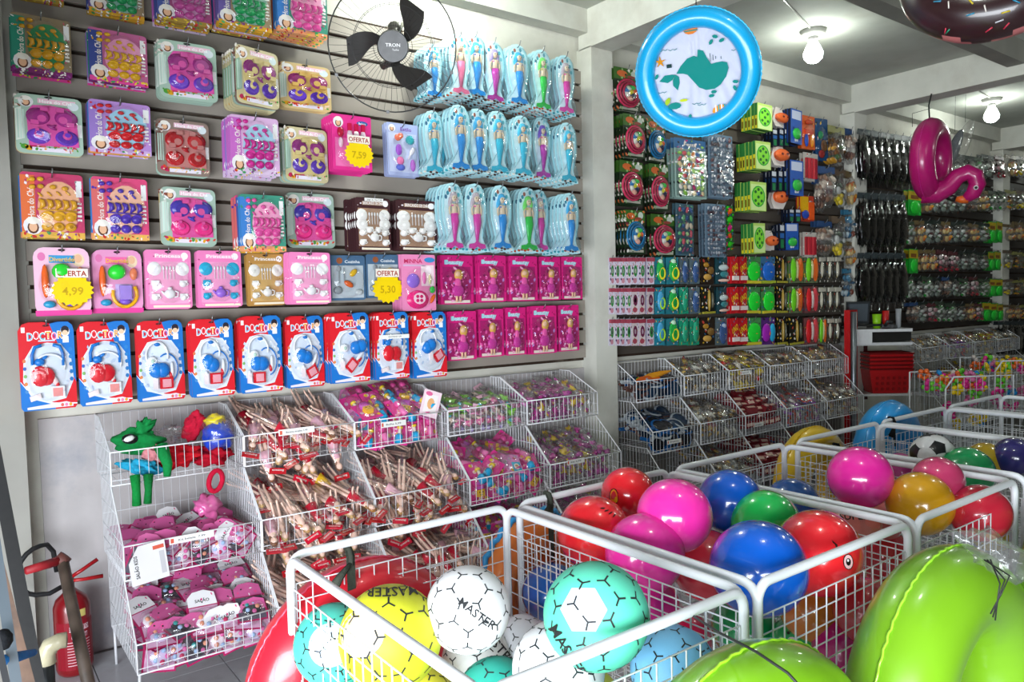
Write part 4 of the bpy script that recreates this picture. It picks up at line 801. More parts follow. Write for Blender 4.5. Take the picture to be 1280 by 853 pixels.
q = M('cloth'); q.tube([(.03*math.cos(t*PI/8), .0, .045*math.sin(t*PI/8)) for t in range(16)], .011, '#c8163a', n=7, close=True); tag(q.build('red_strap', None, (x0+.4, -.40, .76), (0, .25, .2)), 'crimson loop strap dangling below the left top basket', 'strap')
# far side baskets
fr = ' beyond pillar'
FRL = lambda c_, t: cname(c_, t, fr)
fill(FR, CX2[0], CX2[1], 0, FRL(0, 0), rollr=(1.2, 1.9), heap=.0); fill(FR, CX2[0], CX2[1], 1, FRL(0, 1), rollr=(1.1, 2.0), heap=.08); fill(GRY, CX2[1], CX2[2], 0, FRL(1, 0), heap=.04, k=1.2, up=.025); fill(GRY, CX2[1], CX2[2], 1, FRL(1, 1), heap=.07, k=1.2, up=.025)
fill(YEL, CX2[2], CX2[3], 0, FRL(2, 0), heap=.09, k=1.2, up=.025); fill(RBX, CX2[2], CX2[3], 1, FRL(2, 1), heap=.13, rollr=(-.1, .1)); fill(RBX, CX2[2], CX2[3], 2, FRL(2, 2), heap=.1, rollr=(-.1, .1)); fill(GRY, CX2[3], CX2[4], 0, FRL(3, 0), heap=.05, k=1.2, up=.025); fill(MIX, CX2[3], CX2[4], 1, FRL(3, 1), heap=.06, k=1.2, up=.025)
fill(GRY[:2], CX2[4], CX2[5], 0, FRL(4, 0), heap=.05, k=1.2, up=.025); fill(GRY, CX2[4], CX2[5], 1, FRL(4, 1), heap=.08, k=1.2, up=.025, stuff='brown and ivory bagged toys'); fill(GRY, CX2[1], CX2[2], 2, FRL(1, 2), heap=.05, k=1.2, up=.025, stuff='brown and grey bagged toys'); fill(MIX, CX2[3], CX2[4], 2, FRL(3, 2), heap=.04, k=1.2, up=.025, stuff='orange and white bagged toys')
for c_ in range(4):
    for t in (0, 1): fill([GRY, GRY+MIX, YEL+GRY][(c_+t) % 3], CX3[c_], CX3[c_]+.6, t, cname(c_, t, ' of far bay'), heap=.04, k=1.2, up=.02, dens=.9, stuff='mixed bagged toys')
for i, (c_, z, a) in enumerate((('#f06a1a', .95, .05), ('#f0a020', .962, -.12), ('#a8d820', .94, .1))):
    q = M('plastic'); q.prism([(-.2, -.01), (-.12, .02), (0, .035), (.12, .02), (.2, -.01), (0, -.025)], 0, .012, c_); q = q.build('foam_glider', None, (3.86+.02*i, -.2+.02*i, z), (-1.2, a, .1)); tag(q, ['orange', 'amber', 'lime green'][i]+' foam glider lying on the top basket beside the first pillar', 'toy')
# ------------------------------------------------------------------ white cages
def cage_panel(Lx, Hh):
    """panel in XZ plane, width Lx, top at 0, down to -Hh"""
    f = M('wire'); r = .045; P = [(0, 0, -Hh)]
    for i in range(6): a = PI-PI/2*i/5; P.append((r+r*math.cos(a), 0, -r+r*math.sin(a)))
    for i in range(6): a = PI/2-PI/2*i/5; P.append((Lx-r+r*math.cos(a), 0, -r+r*math.sin(a)))
    P.append((Lx, 0, -Hh)); f.tube(P, .0125, '#e9ecf0', n=10)
    g = M('wire'); n = round((Lx-.03)/.05)
    for i in range(n+1): x = .015+(Lx-.03)*i/n; g.tube([(x, 0, -.085), (x, 0, -Hh+.03)], .0022, '#e9ecf0', n=4, cap=False)
    k = 0; z = -.085
    while z > -Hh+.03: g.tube([(0.0, .002, z), (Lx, .002, z)], .0022, '#e9ecf0', n=4, cap=False); z -= .05
    return f.mesh('tube_frame'), g.mesh('wire_mesh')
CW, CD, CH = .76, .96, .8
PX, PY = cage_panel(CW, .78), cage_panel(CD, .78)
bt = M('wire')
for i in range(16): bt.tube([(CW*i/15, 0, 0), (CW*i/15, -CD, 0)], .0022, '#e0e2e6', n=3, cap=False)
for i in range(20): bt.tube([(0, -CD*i/19, 0), (CW, -CD*i/19, 0)], .0022, '#e0e2e6', n=3, cap=False)
bt = bt.mesh('bottom_grid')
CG = [.742, 1.558, 2.372, 3.243, 4.045, 4.86]; YB = -1.69
def cage(x, y, label):
    e = empty('wire_cage', (x, y, 0), label=label, cat='cage', group=None)
    for n_, pn, loc, rz in (('back_panel', PX, (0, 0, CH), 0), ('front_panel', PX, (0, -CD, CH-.005), 0), ('left_panel', PY, (0, -.0, CH-.008), -PI/2), ('right_panel', PY, (CW, -.0, CH-.008), -PI/2)):
        f = obj(n_, pn[0], e, loc, (0, 0, rz)); obj('wire_mesh', pn[1], f)
    obj('bottom_grid', bt, e, (0, 0, .12)); return e
cl = ['white wire cage of soccer style balls at the front left', 'white wire cage heaped with glossy vinyl balls in the middle', 'white wire cage with the magenta ball behind the heaped one', 'white wire cage with the black and white football', 'white wire cage left of the far toy bins, mostly hidden', 'farthest white wire cage at the right edge']
for i, x in enumerate(CG): cage(x, YB, cl[i])
# ------------------------------------------------------------------ balls
ph = (1+5**.5)/2
ICO = [Vector(v).normalized() for v in ((0, 1, ph), (0, -1, ph), (0, 1, -ph), (0, -1, -ph), (1, ph, 0), (-1, ph, 0), (1, -ph, 0), (-1, -ph, 0), (ph, 0, 1), (-ph, 0, 1), (ph, 0, -1), (-ph, 0, -1))]
adj = [[j for j in range(12) if j != i and (ICO[i]-ICO[j]).length < 1.1] for i in range(12)]
TI = {}
for i in range(12):
    for j in adj[i]: TI[(i, j)] = (ICO[i]*2+ICO[j]).normalized()
TE = []
for (i, j), p in TI.items():
    TE.append((p, TI[(j, i)]))
    for k in adj[i]:
        if k in adj[j]: TE.append((p, TI[(i, k)])); 
def strip_on(b, p, q, t0, t1, wd, R_, col):
    a = p.lerp(q, t0).normalized(); c_ = p.lerp(q, t1).normalized(); s_ = a.cross(c_).normalized()*wd
    b.add([(a+s_).normalized()*R_, (a-s_).normalized()*R_, (c_-s_).normalized()*R_, (c_+s_).normalized()*R_], [(0, 1, 2, 3)], col, 'flat_black')
def sphere_text(b, t, centre, up, size, R_, col, arc=0):
    V, F, W = glyphs(t); c_ = Vector(centre).normalized(); u = Vector(up).cross(c_).normalized(); v_ = c_.cross(u)
    P = []
    for a, h in V:
        x = (a-W/2)*size; z = (h-.35)*size-arc*x*x; P.append((c_+u*x+v_*z).normalized()*R_)
    b.add(P, F, col, 'flat_black')
def fit_ball(x, y, rp, cage, pref):
    # the ball keeps its apparent size; its radius (9 to 13.5 cm) is the one that puts it inside its cage
    if cage is None: return at_d(x, y, FPX*pref/rp), pref
    x0, x1 = CG[cage]+.012, CG[cage]+CW-.012; best = None
    for k in range(90, 139):
        r_ = k/1000; p = at_d(x, y, FPX*r_/rp); v = max(0, x0+r_-p.x)+max(0, p.x+r_-x1)+max(0, p.y+r_-YB+.012)+max(0, YB-CD+.02-(p.y-r_))
        sc = v*10+abs(r_-pref)*.3
        if best is None or sc < best[0]: best = (sc, p, r_)
    return best[1], best[2]
def facing(e, dx, dy, ang=0):
    n0 = (CP-e.location).normalized(); u = Vector((0, 0, 1)).cross(n0).normalized(); v_ = n0.cross(u)
    return u, v_, n0
def on_ball(e, pts, d, Rm):
    u, v_, n0 = facing(e, 0, 0); out = []
    for X, Z in pts:
        l = math.hypot(X, Z)
        if l > .97: X, Z = X*.97/l, Z*.97/l
        out.append(e.location+(u*X+v_*Z+n0*math.sqrt(max(.02, 1-X*X-Z*Z)))*(1+d)*Rm)
    return [tuple(p) for p in out]
def stick(q, name, e, label=None):
    o = q.build(name, None, tuple((0, 0, 0))); o.parent = e; o.matrix_parent_inverse = (Matrix.Translation(e.location) @ e.rotation_euler.to_matrix().to_4x4() @ Matrix.Diagonal((*e.scale, 1))).inverted()
    if label: o['label'] = label
    return o
def ball_text(e, t, dx, dy, rot, size, Rm, arc=0):
    V, F, W = glyphs(t, .01); P = []
    for a, h in V:
        x = (a-W/2)*size*1.08; z = (h-.35)*size+arc*x*x; P.append((dx+x*math.cos(rot)-z*math.sin(rot), dy+x*math.sin(rot)+z*math.cos(rot)))
    q = M('flat_black'); q.add(on_ball(e, P, .017, Rm), F, '#1a1c20'); stick(q, 'lettering', e)
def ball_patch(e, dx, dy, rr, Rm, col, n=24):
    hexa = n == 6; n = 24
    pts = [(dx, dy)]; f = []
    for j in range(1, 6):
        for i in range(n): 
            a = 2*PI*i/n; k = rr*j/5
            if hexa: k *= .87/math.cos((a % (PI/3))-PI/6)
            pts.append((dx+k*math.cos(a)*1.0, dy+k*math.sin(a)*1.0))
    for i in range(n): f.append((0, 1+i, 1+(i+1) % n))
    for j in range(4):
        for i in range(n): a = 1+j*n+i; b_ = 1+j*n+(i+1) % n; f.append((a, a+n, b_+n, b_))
    q = M('rubber'); q.add(on_ball(e, pts, .002, Rm), f, col, 'rubber', True); stick(q, 'pale_patch', e, 'pale patch')  # pale patch laid on the ball, left of its camera-facing centre
BALLM = {}
def master(col):
    if col in BALLM: return BALLM[col]
    b = M('rubber'); V, F = sph(40, 28); b.add(V, F, col, 'rubber', True)
    seams = M('rubber')
    for p, q in TE: strip_on(seams, p, q, 0, 1, .004, 1.0045, col)
    seams.c = [tuple(x*.82 for x in c_) for c_ in seams.c]; seams.keys = ['rubber']
    ml = M('flat_black')
    for p, q in TE: strip_on(ml, p, q, -.03, .36, .017, 1.007, '#22262a')
    BALLM[col] = (b.mesh('ball_skin'), seams.mesh('seams'), ml.mesh('printed_marks')); return BALLM[col]
def master_ball(x, y, rp, Rm, col, label, rot, patch, txt):
    c, Rm = fit_ball(x, y, rp, 0, Rm); e = empty('soccer_ball', tuple(c), rot, label, 'ball'); e.scale = (Rm,)*3
    for n_, me in zip(('ball_skin', 'seams', 'printed_marks'), master(col)): obj(n_, me, e)
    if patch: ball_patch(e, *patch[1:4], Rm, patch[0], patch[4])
    for t in txt: ball_text(e, 'MASTER', *t[:4], Rm, t[4])
    return e
mb = [(585, 762, 53, .112, '#efeff1', 'white ball lettered MASTER at the back of the front left cage', (0, .45, -.05), None, [(.2, -.12, -.66, .25, .1)]),
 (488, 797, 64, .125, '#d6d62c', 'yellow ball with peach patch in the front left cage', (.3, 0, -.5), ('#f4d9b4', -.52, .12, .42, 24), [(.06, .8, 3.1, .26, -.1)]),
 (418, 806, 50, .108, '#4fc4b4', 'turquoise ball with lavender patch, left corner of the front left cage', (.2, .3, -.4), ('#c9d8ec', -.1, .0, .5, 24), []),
 (597, 826, 45, .11, '#e9e9e8', 'white ball directly below the lettered white ball', (.4, 1.2, .3), None, [(.55, .35, -.9, .34, 0)]),
 (652, 806, 36, .105, '#dcdce4', 'small white ball partly hidden beside the mint ball', (1.2, .2, .3), None, []),
 (698, 836, 58, .112, '#e6e6ea', 'white ball below and left of the mint ball', (.7, .9, 1.3), None, []),
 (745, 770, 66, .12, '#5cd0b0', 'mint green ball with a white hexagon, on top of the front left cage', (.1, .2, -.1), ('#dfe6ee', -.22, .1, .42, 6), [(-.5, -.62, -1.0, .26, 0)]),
 (842, 838, 54, .108, '#7cc0ea', 'sky blue ball in the right corner of the front left cage', (.5, .2, .9), None, []),
 (622, 878, 54, .112, '#2aa896', 'teal ball at the bottom edge of the photo between white balls', (.9, .6, .2), None, []),
 (725, 886, 54, .112, '#dce05a', 'pale yellow ball at the bottom edge of the photo below the mint ball', (.2, .9, .7), None, []),
 (520, 880, 50, .112, '#e2d83c', 'yellow ball low in the front left cage', (.4, .6, .7), None, []), (440, 880, 46, .105, '#46b8a8', 'turquoise ball low in the front left cage', (.9, .3, .7), None, [])]
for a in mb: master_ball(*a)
PB = {}
def vinyl_ball(x, y, rp, Rm, col, label, cg=1):
    if col not in PB:
        b = M('pearl'); V, F = sph(40, 28); b.add(V, F, col, 'pearl', True); g = M('plastic'); g.tube([(0, 0, .985), (0, 0, 1.004)], .04, jit(col, .2), n=10); PB[col] = (b.mesh('ball_skin'), g.mesh('valve'))
    c, Rm = fit_ball(x, y, rp, cg, .12 if rp > 30 else .105); e = empty('vinyl_ball', tuple(c), (R.uniform(2.2, 3.4), R.uniform(-.6, .6), 0), label, 'ball'); e.scale = (Rm, Rm, Rm*.985)
    obj('ball_skin', PB[col][0], e); obj('valve', PB[col][1], e); e['r'] = Rm; return e
pink, red, blue, green, mag, gold = '#f832a8', '#e8202c', '#0058c4', '#12c455', '#e01878', '#dca010'
vb = [(785, 618, 34, .105, red, 'red ball with a yellow printed face at the back of the heaped cage'), (843, 645, 47, .115, pink, 'pink ball on top of the heap behind the red one'), (742, 666, 46, .11, red, 'red ball left of the pink ball with black print'),
 (806, 692, 50, .11, pink, 'second pink ball, lower left of the top pink ball'), (800, 762, 50, .11, '#e8309c', 'deep pink ball under the second pink ball'), (882, 706, 44, .11, '#e03848', 'red ball wedged between the pink balls and the big blue one'),
 (912, 627, 40, .11, blue, 'blue ball at the back of the heaped cage'), (957, 656, 43, .11, green, 'green ball between the two blue balls'), (948, 711, 60, .115, blue, 'largest blue ball at the front of the heaped cage'),
 (1022, 692, 54, .115, red, 'red ball with a cartoon eye under the right front rim'), (690, 742, 38, .105, '#1a62c0', 'blue ball low at the left behind the double rim'), (990, 632, 34, .105, '#0f58b0', 'blue ball half hidden behind the green one'),
 (1100, 690, 34, .105, '#d83040', 'red ball in the right corner of the heaped cage'), (1105, 730, 34, .105, '#c8263a', 'dark red ball below the corner one'), (1130, 700, 24, .1, mag, 'magenta ball at the far right corner of the heaped cage'),
 (1060, 810, 44, .11, '#c01a78', 'magenta ball low behind the front mesh'), (1000, 808, 38, .105, '#1fa85c', 'green ball with a cat face low behind the front mesh'), (1015, 762, 40, .105, '#c8742a', 'amber ball behind the front mesh'), (1085, 765, 42, .105, '#c8303a', 'red ball behind the front mesh at the right'),
 (850, 800, 40, .105, '#d81c50', 'crimson ball deep in the heaped cage'), (930, 785, 40, .105, '#189a58', 'green ball deep under the big blue one'), (740, 780, 36, .1, '#e8208c', 'pink ball deep at the left of the heaped cage'), (1020, 850, 36, .105, '#a01a6a', 'plum ball at the bottom edge behind the front mesh'),
 (1075, 597, 39, .105, '#e8259c', 'magenta ball in the third cage in front of the yellow ring'), (1150, 630, 40, .105, gold, 'gold ball right of the magenta ball in the third cage'), (1172, 602, 31, .105, '#c23a68', 'raspberry ball behind the gold one'), (1225, 642, 36, .105, '#c02238', 'crimson ball at the right of the third cage'), (1240, 662, 28, .105, '#d2b01c', 'gold ball below the crimson one'),
 (1095, 655, 30, .1, '#d8686a', 'dull red ball low in the third cage'), (1110, 640, 24, .1, '#c09a18', 'dark gold ball behind the third cage mesh'),
 (1208, 592, 33, .105, '#17a860', 'green ball right of the football'), (1268, 572, 25, .105, '#2a2468', 'navy ball at the right edge of the photo'), (1232, 578, 25, .105, '#b89818', 'gold ball behind the green one'), (1125, 588, 22, .1, '#c03a8a', 'plum ball left of the football')]
cgs = [1]*11+[2, 2, 2, 2]+[1]*8+[2]*4+[3, 2, 3]+[3]*4
vo = [vinyl_ball(*a, cg=c_) for a, c_ in zip(vb, cgs)]
def face(i, kind):
    e = vo[i]; Rm = e['r']; q = M('paper')
    def at(dx, dy, rx, ry, col, d, n=12, rot=0):
        # patch on the ball's side towards the shop front, laid on the curved surface
        P = []; n0 = (CP-e.location).normalized(); u = Vector((0, 0, 1)).cross(n0).normalized(); v_ = n0.cross(u)
        for j in range(n):
            a = 2*PI*j/n; X = rx*math.cos(a); Z = ry*math.sin(a); X, Z = dx+X*math.cos(rot)-Z*math.sin(rot), dy+X*math.sin(rot)+Z*math.cos(rot); k = math.sqrt(max(.05, 1-X*X-Z*Z)); P.append(e.location+(u*X+v_*Z+n0*k)*(1.004+d)*Rm)
        q.add([tuple(p) for p in P], [tuple(range(n))], col)
    if kind == 'eye':
        at(.62, -.12, .11, .17, '#16100e', 0); at(.62, -.12, .09, .15, '#f2c8c8', .003); at(.62, -.12, .05, .08, '#16100e', .006); at(.61, -.09, .02, .03, '#ffffff', .009); at(.36, .2, .05, .16, '#16100e', 0, 3, .4)
    if kind == 'dog':
        at(-.5, -.1, .17, .3, '#16100e', 0); at(-.5, -.1, .13, .26, '#e8901c', .003); at(-.42, -.2, .06, .1, '#f2c01c', .006)
    if kind == 'lines':
        for j in range(4): at(.25+.1*j, .62-.06*j, .07, .02, '#16100e', 0, 6, .3*j)
    if kind == 'cat':
        at(-.35, .35, .05, .05, '#10241a', 0); at(-.1, .25, .05, .05, '#10241a', 0); at(-.22, .12, .16, .12, '#e8d8d8', .002); at(-.22, .14, .05, .04, '#c8302a', .005); at(-.2, -.1, .08, .1, '#c8302a', .003)
    stick(q, 'printed_face', e, 'printed face')
for e in vo: e['r'] = round(e['r'], 3)
face(9, 'eye'); face(0, 'dog'); face(2, 'lines'); face(16, 'cat')
for e in vo: del e['r']
# black and white football
e = empty('football', tuple(fit_ball(1166, 571, 29, 3, .11)[0]), (.3, .1, .5), 'classic black and white football in the fourth cage', 'ball'); e.scale = (.105,)*3
b = M('vinyl'); V, F = sph(32, 22); b.add(V, F, '#e8e8e8', 'vinyl', True); obj('ball_skin', b.mesh('ball_skin'), e)
for i in range(12):
    q = M('vinyl'); vs = sorted([TI[(i, j)] for j in adj[i]], key=lambda p: math.atan2(p.dot(ICO[i].orthogonal().normalized()), p.dot(ICO[i].cross(ICO[i].orthogonal()).normalized())))
    P = [ICO[i]*1.008]; F_ = []; K = 4
    for j in range(1, 5):
        for e5 in range(5):
            for t in range(K): P.append(ICO[i].lerp(vs[e5].lerp(vs[(e5+1) % 5], t/K), j/4).normalized()*1.008)
    N5 = 5*K
    for t in range(N5): F_.append((0, 1+t, 1+(t+1) % N5))
    for j in range(3):
        for t in range(N5): F_.append((1+j*N5+t, 1+(j+1)*N5+t, 1+(j+1)*N5+(t+1) % N5, 1+j*N5+(t+1) % N5))
    q.add(P, F_, '#17181b', 'vinyl', True); obj('black_panel', q.mesh('black_panel'), e)
q = M('vinyl'); q.v = []; 
for p, t in TE: strip_on(q, p, t, 0, 1, .012, 1.004, '#55565c')
obj('seams', q.mesh('seams'), e)
# orange-pink wrapped ball with printed text
e = empty('wrapped_ball', tuple(fit_ball(1066, 655, 36, 2, .11)[0]), (0, 0, 0), 'salmon ball with black print inside clear plastic in the second cage corner', 'ball')
b = M('vinyl'); b.ell((0, 0, 0), (.11, .1, .085), '#f0807a', nu=24, nv=16); obj('ball_skin', b.mesh('ball_skin'), e)
q = M('flat_black'); n0 = (CP-e.location).normalized(); sphere_text(q, 'SUPER', n0+Vector((.1, 0, .25)), (0, .1, 1), .35, .113, '#22181a'); obj('lettering', q.mesh('lettering'), e)
q = M('clear_film'); lump((.13, .12, .1), '#ffffff', 'clear_film', 21, .25, 2, 14, 10, b=q); obj('bag', q.mesh('bag'), e)

# ------------------------------------------------------------------ inflatable rings
def ring_mesh(Ro, r, col, seam=None, nu=64, nv=20, crimp=.02, m='vinyl', cols=None):
    b = M(m); v = []; f = []; Rm = Ro-r
    for i in range(nu):
        a = 2*PI*i/nu
        for j in range(nv):
            t = 2*PI*j/nv; wob = 1+crimp*math.sin(a*23)*(math.cos(t)**4)+crimp*.5*math.sin(a*41+1); rr = r*wob; v.append(((Rm+rr*math.cos(t))*math.cos(a), rr*math.sin(t), (Rm+rr*math.cos(t))*math.sin(a)))
    for i in range(nu):
        for j in range(nv): f.append((i*nv+j, i*nv+(j+1) % nv, ((i+1) % nu)*nv+(j+1) % nv, ((i+1) % nu)*nv+j))
    b.add(v, f, col, m, True)
    s_ = M('vinyl'); n = 240
    for sgn in (1,):
        P = [((Ro+.0015*(1+math.sin(k*2.1)))*math.cos(2*PI*k/n), .0015*math.sin(k*1.7), (Ro+.0015*(1+math.sin(k*2.1)))*math.sin(2*PI*k/n)) for k in range(n)]
        s_.tube(P, .0035, seam or jit(col, .25), n=4, close=True)
    return b, s_
def ring(name, loc, rot, Ro, r, col, label, seam=None, **kw):
    b, s_ = ring_mesh(Ro, r, col, seam, **kw); e = empty(name, loc, rot, label, 'swim ring'); b.build('tube', e); s_.build('seam', e); return e
ring('swim_ring', (.985, -1.60, .345), (.06, 0, .08), .37, .115, '#e02234', 'red inflatable ring tied behind the front left cage', seam='#d8506a')
e = ring('swim_ring', (1.68, -1.60, .47), (0, 0, .1), .255, .07, '#f0843a', 'orange inflatable with a scalloped blue edge behind the first two cages', seam='#2f9ad8')
q = M('vinyl'); P = []
for k in range(120): rr = .262+.008*math.sin(k*1.57); P.append((rr*math.cos(2*PI*k/120), 0, rr*math.sin(2*PI*k/120)))
q.tube(P, .011, '#2a98d8', n=6, close=True); q.build('blue_edge', e); q = M('vinyl'); q.tube([(0, -.01, 0), (0, .01, 0)], .2, '#f0904a', n=32); q.build('seat_panel', e)
ring('swim_ring', (3.555, -1.58, .515), (0, 0, .05), .305, .09, '#e8c01c', 'yellow inflatable ring hanging behind the third cage', seam='#d8b010')
ring('swim_ring', (4.36, -1.57, .54), (0, 0, .05), .335, .10, '#1a98e0', 'bright blue inflatable ring hanging behind the fourth cage', seam='#3ab0f0')
def strap(p, label, ln=.3, col='#3c4038', rot=0):
    q = M('cloth'); q.add([(-.012, 0, .02), (.012, 0, .02), (.014, -.016, 0), (-.014, -.016, 0), (-.012, -.02, -ln), (.012, -.02, -ln)], [(0, 1, 2, 3), (3, 2, 5, 4)], col); q.tube([(-.0, .016, .012), (0, .012, .016), (0, -.012, .016), (0, -.02, -.004), (0, -.018, -.03)], .008, col, n=6)
    q.tube([(0, -.02, -.02), (-.04, -.03, -.05), (-.06, -.03, -.075)], [.006, .012, .016], col, n=5); tag(q.build('tie_strap', None, p, (0, 0, rot)), label, 'strap')
strap(tuple(on_y(435, 689, -1.69)-Vector((0, 0, .01))), 'dark green strap tied over the back rim above the red ring', .28); strap(tuple(on_y(684, 619, -1.69)-Vector((0, 0, .01))), 'dark strap tied over the back rim of the heaped cage', .22)
strap(tuple(on_y(1045, 557, -1.69)-Vector((0, 0, .01))), 'black strap tied over the back rim above the yellow ring', .16, '#1a1a1a'); strap(tuple(on_y(1114, 524, -1.69)-Vector((0, 0, .01))), 'black strap tied over the back rim above the blue ring', .14, '#1a1a1a')
GREEN = '#76ab1e'
ring('swim_ring', (2.045, -2.88, .44), (0, 0, 0), .395, .118, GREEN, 'big lime green inflatable ring tied in front of the heaped cage', seam='#a8e83c', nu=90, nv=28, crimp=.006)
ring('swim_ring', (1.22, -2.86, .39), (0, 0, 0), .42, .115, '#80bd1c', 'lime green inflatable ring tied in front of the front left cage', seam='#a2e030', nu=90, nv=28, crimp=.008)
ring('swim_ring', (3.05, -2.86, .36), (0, 0, .1), .40, .12, '#5f9e1a', 'darker green inflatable ring in front of the third cage', seam='#8ac82c', nu=60, nv=20)
q = M('flat_black'); q.tube([tuple(at_d(858, 765, 1.75)), tuple(at_d(900, 792, 1.5)), tuple(at_d(945, 815, 1.36)), tuple(at_d(985, 842, 1.3)), tuple(at_d(1010, 870, 1.28))], .0028, '#1a1c1a', n=5); tag(q.build('elastic_string', None), 'black string running from the front rim over the lower green ring', 'cord')
q = M('clear_film'); lump((.11, .06, .05), '#e8eef2', 'clear_film', 31, .5, 2, 16, 12, b=q); q.add([(-.09, -.066, -.03), (.03, -.07, -.03), (.03, -.06, .02), (-.09, -.056, .02)], [(0, 1, 2, 3)], '#c8ccd2', 'clear_film'); q.text('USE COM ADULTO', -.03, -.004, .022, .068, '#50545c', wide=.1)
tag(q.build('plastic_sleeve', None, tuple(at_d(1247, 694, 1.62)), (-.2, .5, -.6)), 'crumpled clear sleeve with grey print on top of the big lime ring', 'bag')
q = M('flat_black'); 
for k in range(3): q.tube([tuple(at_d(1230+4*k, 700, 1.55)), tuple(at_d(1262-6*k, 720+5*k, 1.5)), tuple(at_d(1252-2*k, 742, 1.5)), tuple(at_d(1238+3*k, 768+4*k, 1.5))], .0016, '#141614', n=4)
tag(q.build('black_ties', None), 'thin black ties hanging off the big lime ring', 'cord')
# ------------------------------------------------------------------ things hanging from the ceiling
D = 3.0; pc = at_d(871, 92, D); ax = (CP-pc).normalized(); rot = (ax+Vector((-.08, .18, -.10))).normalized().to_track_quat('-Y', 'Z').to_euler()
e = empty('paddling_pool', tuple(pc), rot, 'turquoise inflatable ring pool with a whale print hanging from the ceiling', 'pool')
Ro = 77*D/FPX; b, s_ = ring_mesh(Ro, .038, '#08a2da', '#20b4e4', nu=72, nv=20, crimp=.004); b.build('tube', e); s_.build('seam', e)
q = M('sheet'); n = 96; v = [(0, .012, 0)]; f = []; Ri = Ro-.068
for j in range(1, 9):
    for i in range(n):
        a = 2*PI*i/n; rr = Ri*j/8; x, z = rr*math.cos(a), rr*math.sin(a); fold = .010*math.sin(30*math.atan2(x, Ri*1.35-z))*(.4+.6*j/8); v.append((x, .012+fold, z))
for i in range(n): f.append((0, 1+i, 1+(i+1) % n))
for j in range(7):
    for i in range(n): a = 1+j*n+i; b_ = 1+j*n+(i+1) % n; f.append((a, a+n, b_+n, b_))
q.add(v, [g[::-1] for g in f], '#c2c6d8', 'sheet', True); q.build('floor_sheet', e)
q = M('sheet'); k = Ri/52.0
def PX_(pts): return [((x-871)*k, (93-y)*k) for x, y in pts]
T_ = '#10807a'; d = -.004
q.poly(PX_([(847, 90), (853, 82), (861, 75), (869, 73), (873, 75), (874, 67), (880, 69), (884, 78), (888, 85), (894, 84), (900, 84), (906, 86), (907, 92), (904, 101), (897, 109), (890, 113), (880, 113), (872, 109), (866, 101), (860, 93), (855, 91)][::-1]), d, T_)
q.poly(PX_([(826, 96), (833, 90), (841, 90), (846, 91), (842, 96), (836, 99)][::-1]), d, T_); q.poly(PX_([(846, 91), (850, 94), (850, 101), (847, 109), (842, 103), (842, 97)][::-1]), d, T_)
for i in range(5): q.tube([((874+14-871+3*i)*k, -.001+d, (93-82+i)*k), ((888+3*i-871)*k, -.001+d, (93-73-2.0*i)*k)], .0012, '#2a5a5a', n=3)
for x, y in ((835, 61), (846, 62), (829, 108), (868, 126), (874, 128), (917, 73), (835, 54)): q.tube([((x-5+2.5*t-871)*k, d-.001, (93-y-1.3*(t % 2))*k) for t in range(5)], .0013, T_, n=3)
for x, y in ((895, 56), (902, 61), (890, 61), (824, 90), (859, 141), (889, 116), (914, 108), (913, 115), (868, 148), (886, 120)): q.disc((x-871)*k, (93-y)*k, .012, .007, .004, T_, 6, rot=x)
for a in range(5): q.tube([((830-871)*k, d-.001, (93-74)*k), ((830-871)*k+.022*math.cos(a*1.257+.3), d-.001, (93-74)*k+.022*math.sin(a*1.257+.3))], [.007, .001], '#d89020', n=4)
q.box(((840-871)*k, d, (93-80)*k), (.02, .002, .014), '#1a3a3a'); q.disc((842-871)*k, (93-126)*k, .027, .014, -d+.0-.004+.004, T_, 9); q.disc((834-871)*k, (93-120)*k, .010, .018, .002, '#9ab82a', 6, rot=-.6); q.disc((853-871)*k, (93-121)*k, .018, .006, .002, '#b8c82a', 6)
q.disc((896-871)*k, (93-138)*k, .036, .022, .003, '#e09030', 12)
for i in range(5): q.rect((889+3.4*i-871)*k, (93-146)*k, (890.5+3.4*i-871)*k, (93-131)*k, .0042, '#2a98a0' if i % 2 else '#f0ece4')
q.disc((868-871)*k, (93-44)*k, .028, .018, .003, '#d87a30', 10)
for i in range(3): q.rect((861-871)*k, (93-46+3*i)*k, (876-871)*k, (93-44.6+3*i)*k, .0042, T_)
q.build('print', e)
q = M('flat_black'); q.tube([(0, 0, Ro), (0, .0, Ro+.08), (0, .0, Ro+.6)], .002, '#222222', n=4); o = q.build('hanging_string', None, tuple(pc)); tag(o, 'thin cord holding the turquoise pool ring', 'cord')
# flamingo ring
hk_ = on_z(1170, 122, 3.13); D = (hk_-CP).dot(_f); c = at_d(1164, 200, D); s = D/FPX*.95
e = empty('flamingo_ring', tuple(c), ((CP-c).normalized()).to_track_quat('-Y', 'Z').to_euler(), 'magenta flamingo swim ring hanging upside down under the far ceiling', 'swim ring')
b, s_ = ring_mesh(54*s, 15*s, '#b01068', '#c8288a', nu=48, nv=16, crimp=.01); o = b.build('tube', e, (0, .02, 0), (0, .0, 1.3)); s_.build('seam', e, (0, .02, 0), (0, 0, 1.3))
q = M('vinyl'); q.tube([(x*s, -.05, z*s) for x, z in ((-8, -38), (8, -42), (20, -36), (30, -24), (41, -20), (49, -25), (52, -36), (47, -48), (39, -54))], [18*s, 15*s, 12*s, 10.5*s, 10.5*s, 10.5*s, 10*s, 9*s, 6*s], '#b01068', n=12); q.build('neck_and_head', e)
q = M('vinyl'); q.tube([(x*s, -.05, z*s) for x, z in ((42, -54), (34, -54), (28, -53))], [6*s, 5*s, 3*s], '#d8601a', n=10); q.tube([(x*s, -.05, z*s) for x, z in ((28, -53), (20, -50), (16, -51))], [5*s, 4*s, 1*s], '#181214', n=10); q.build('beak', e)
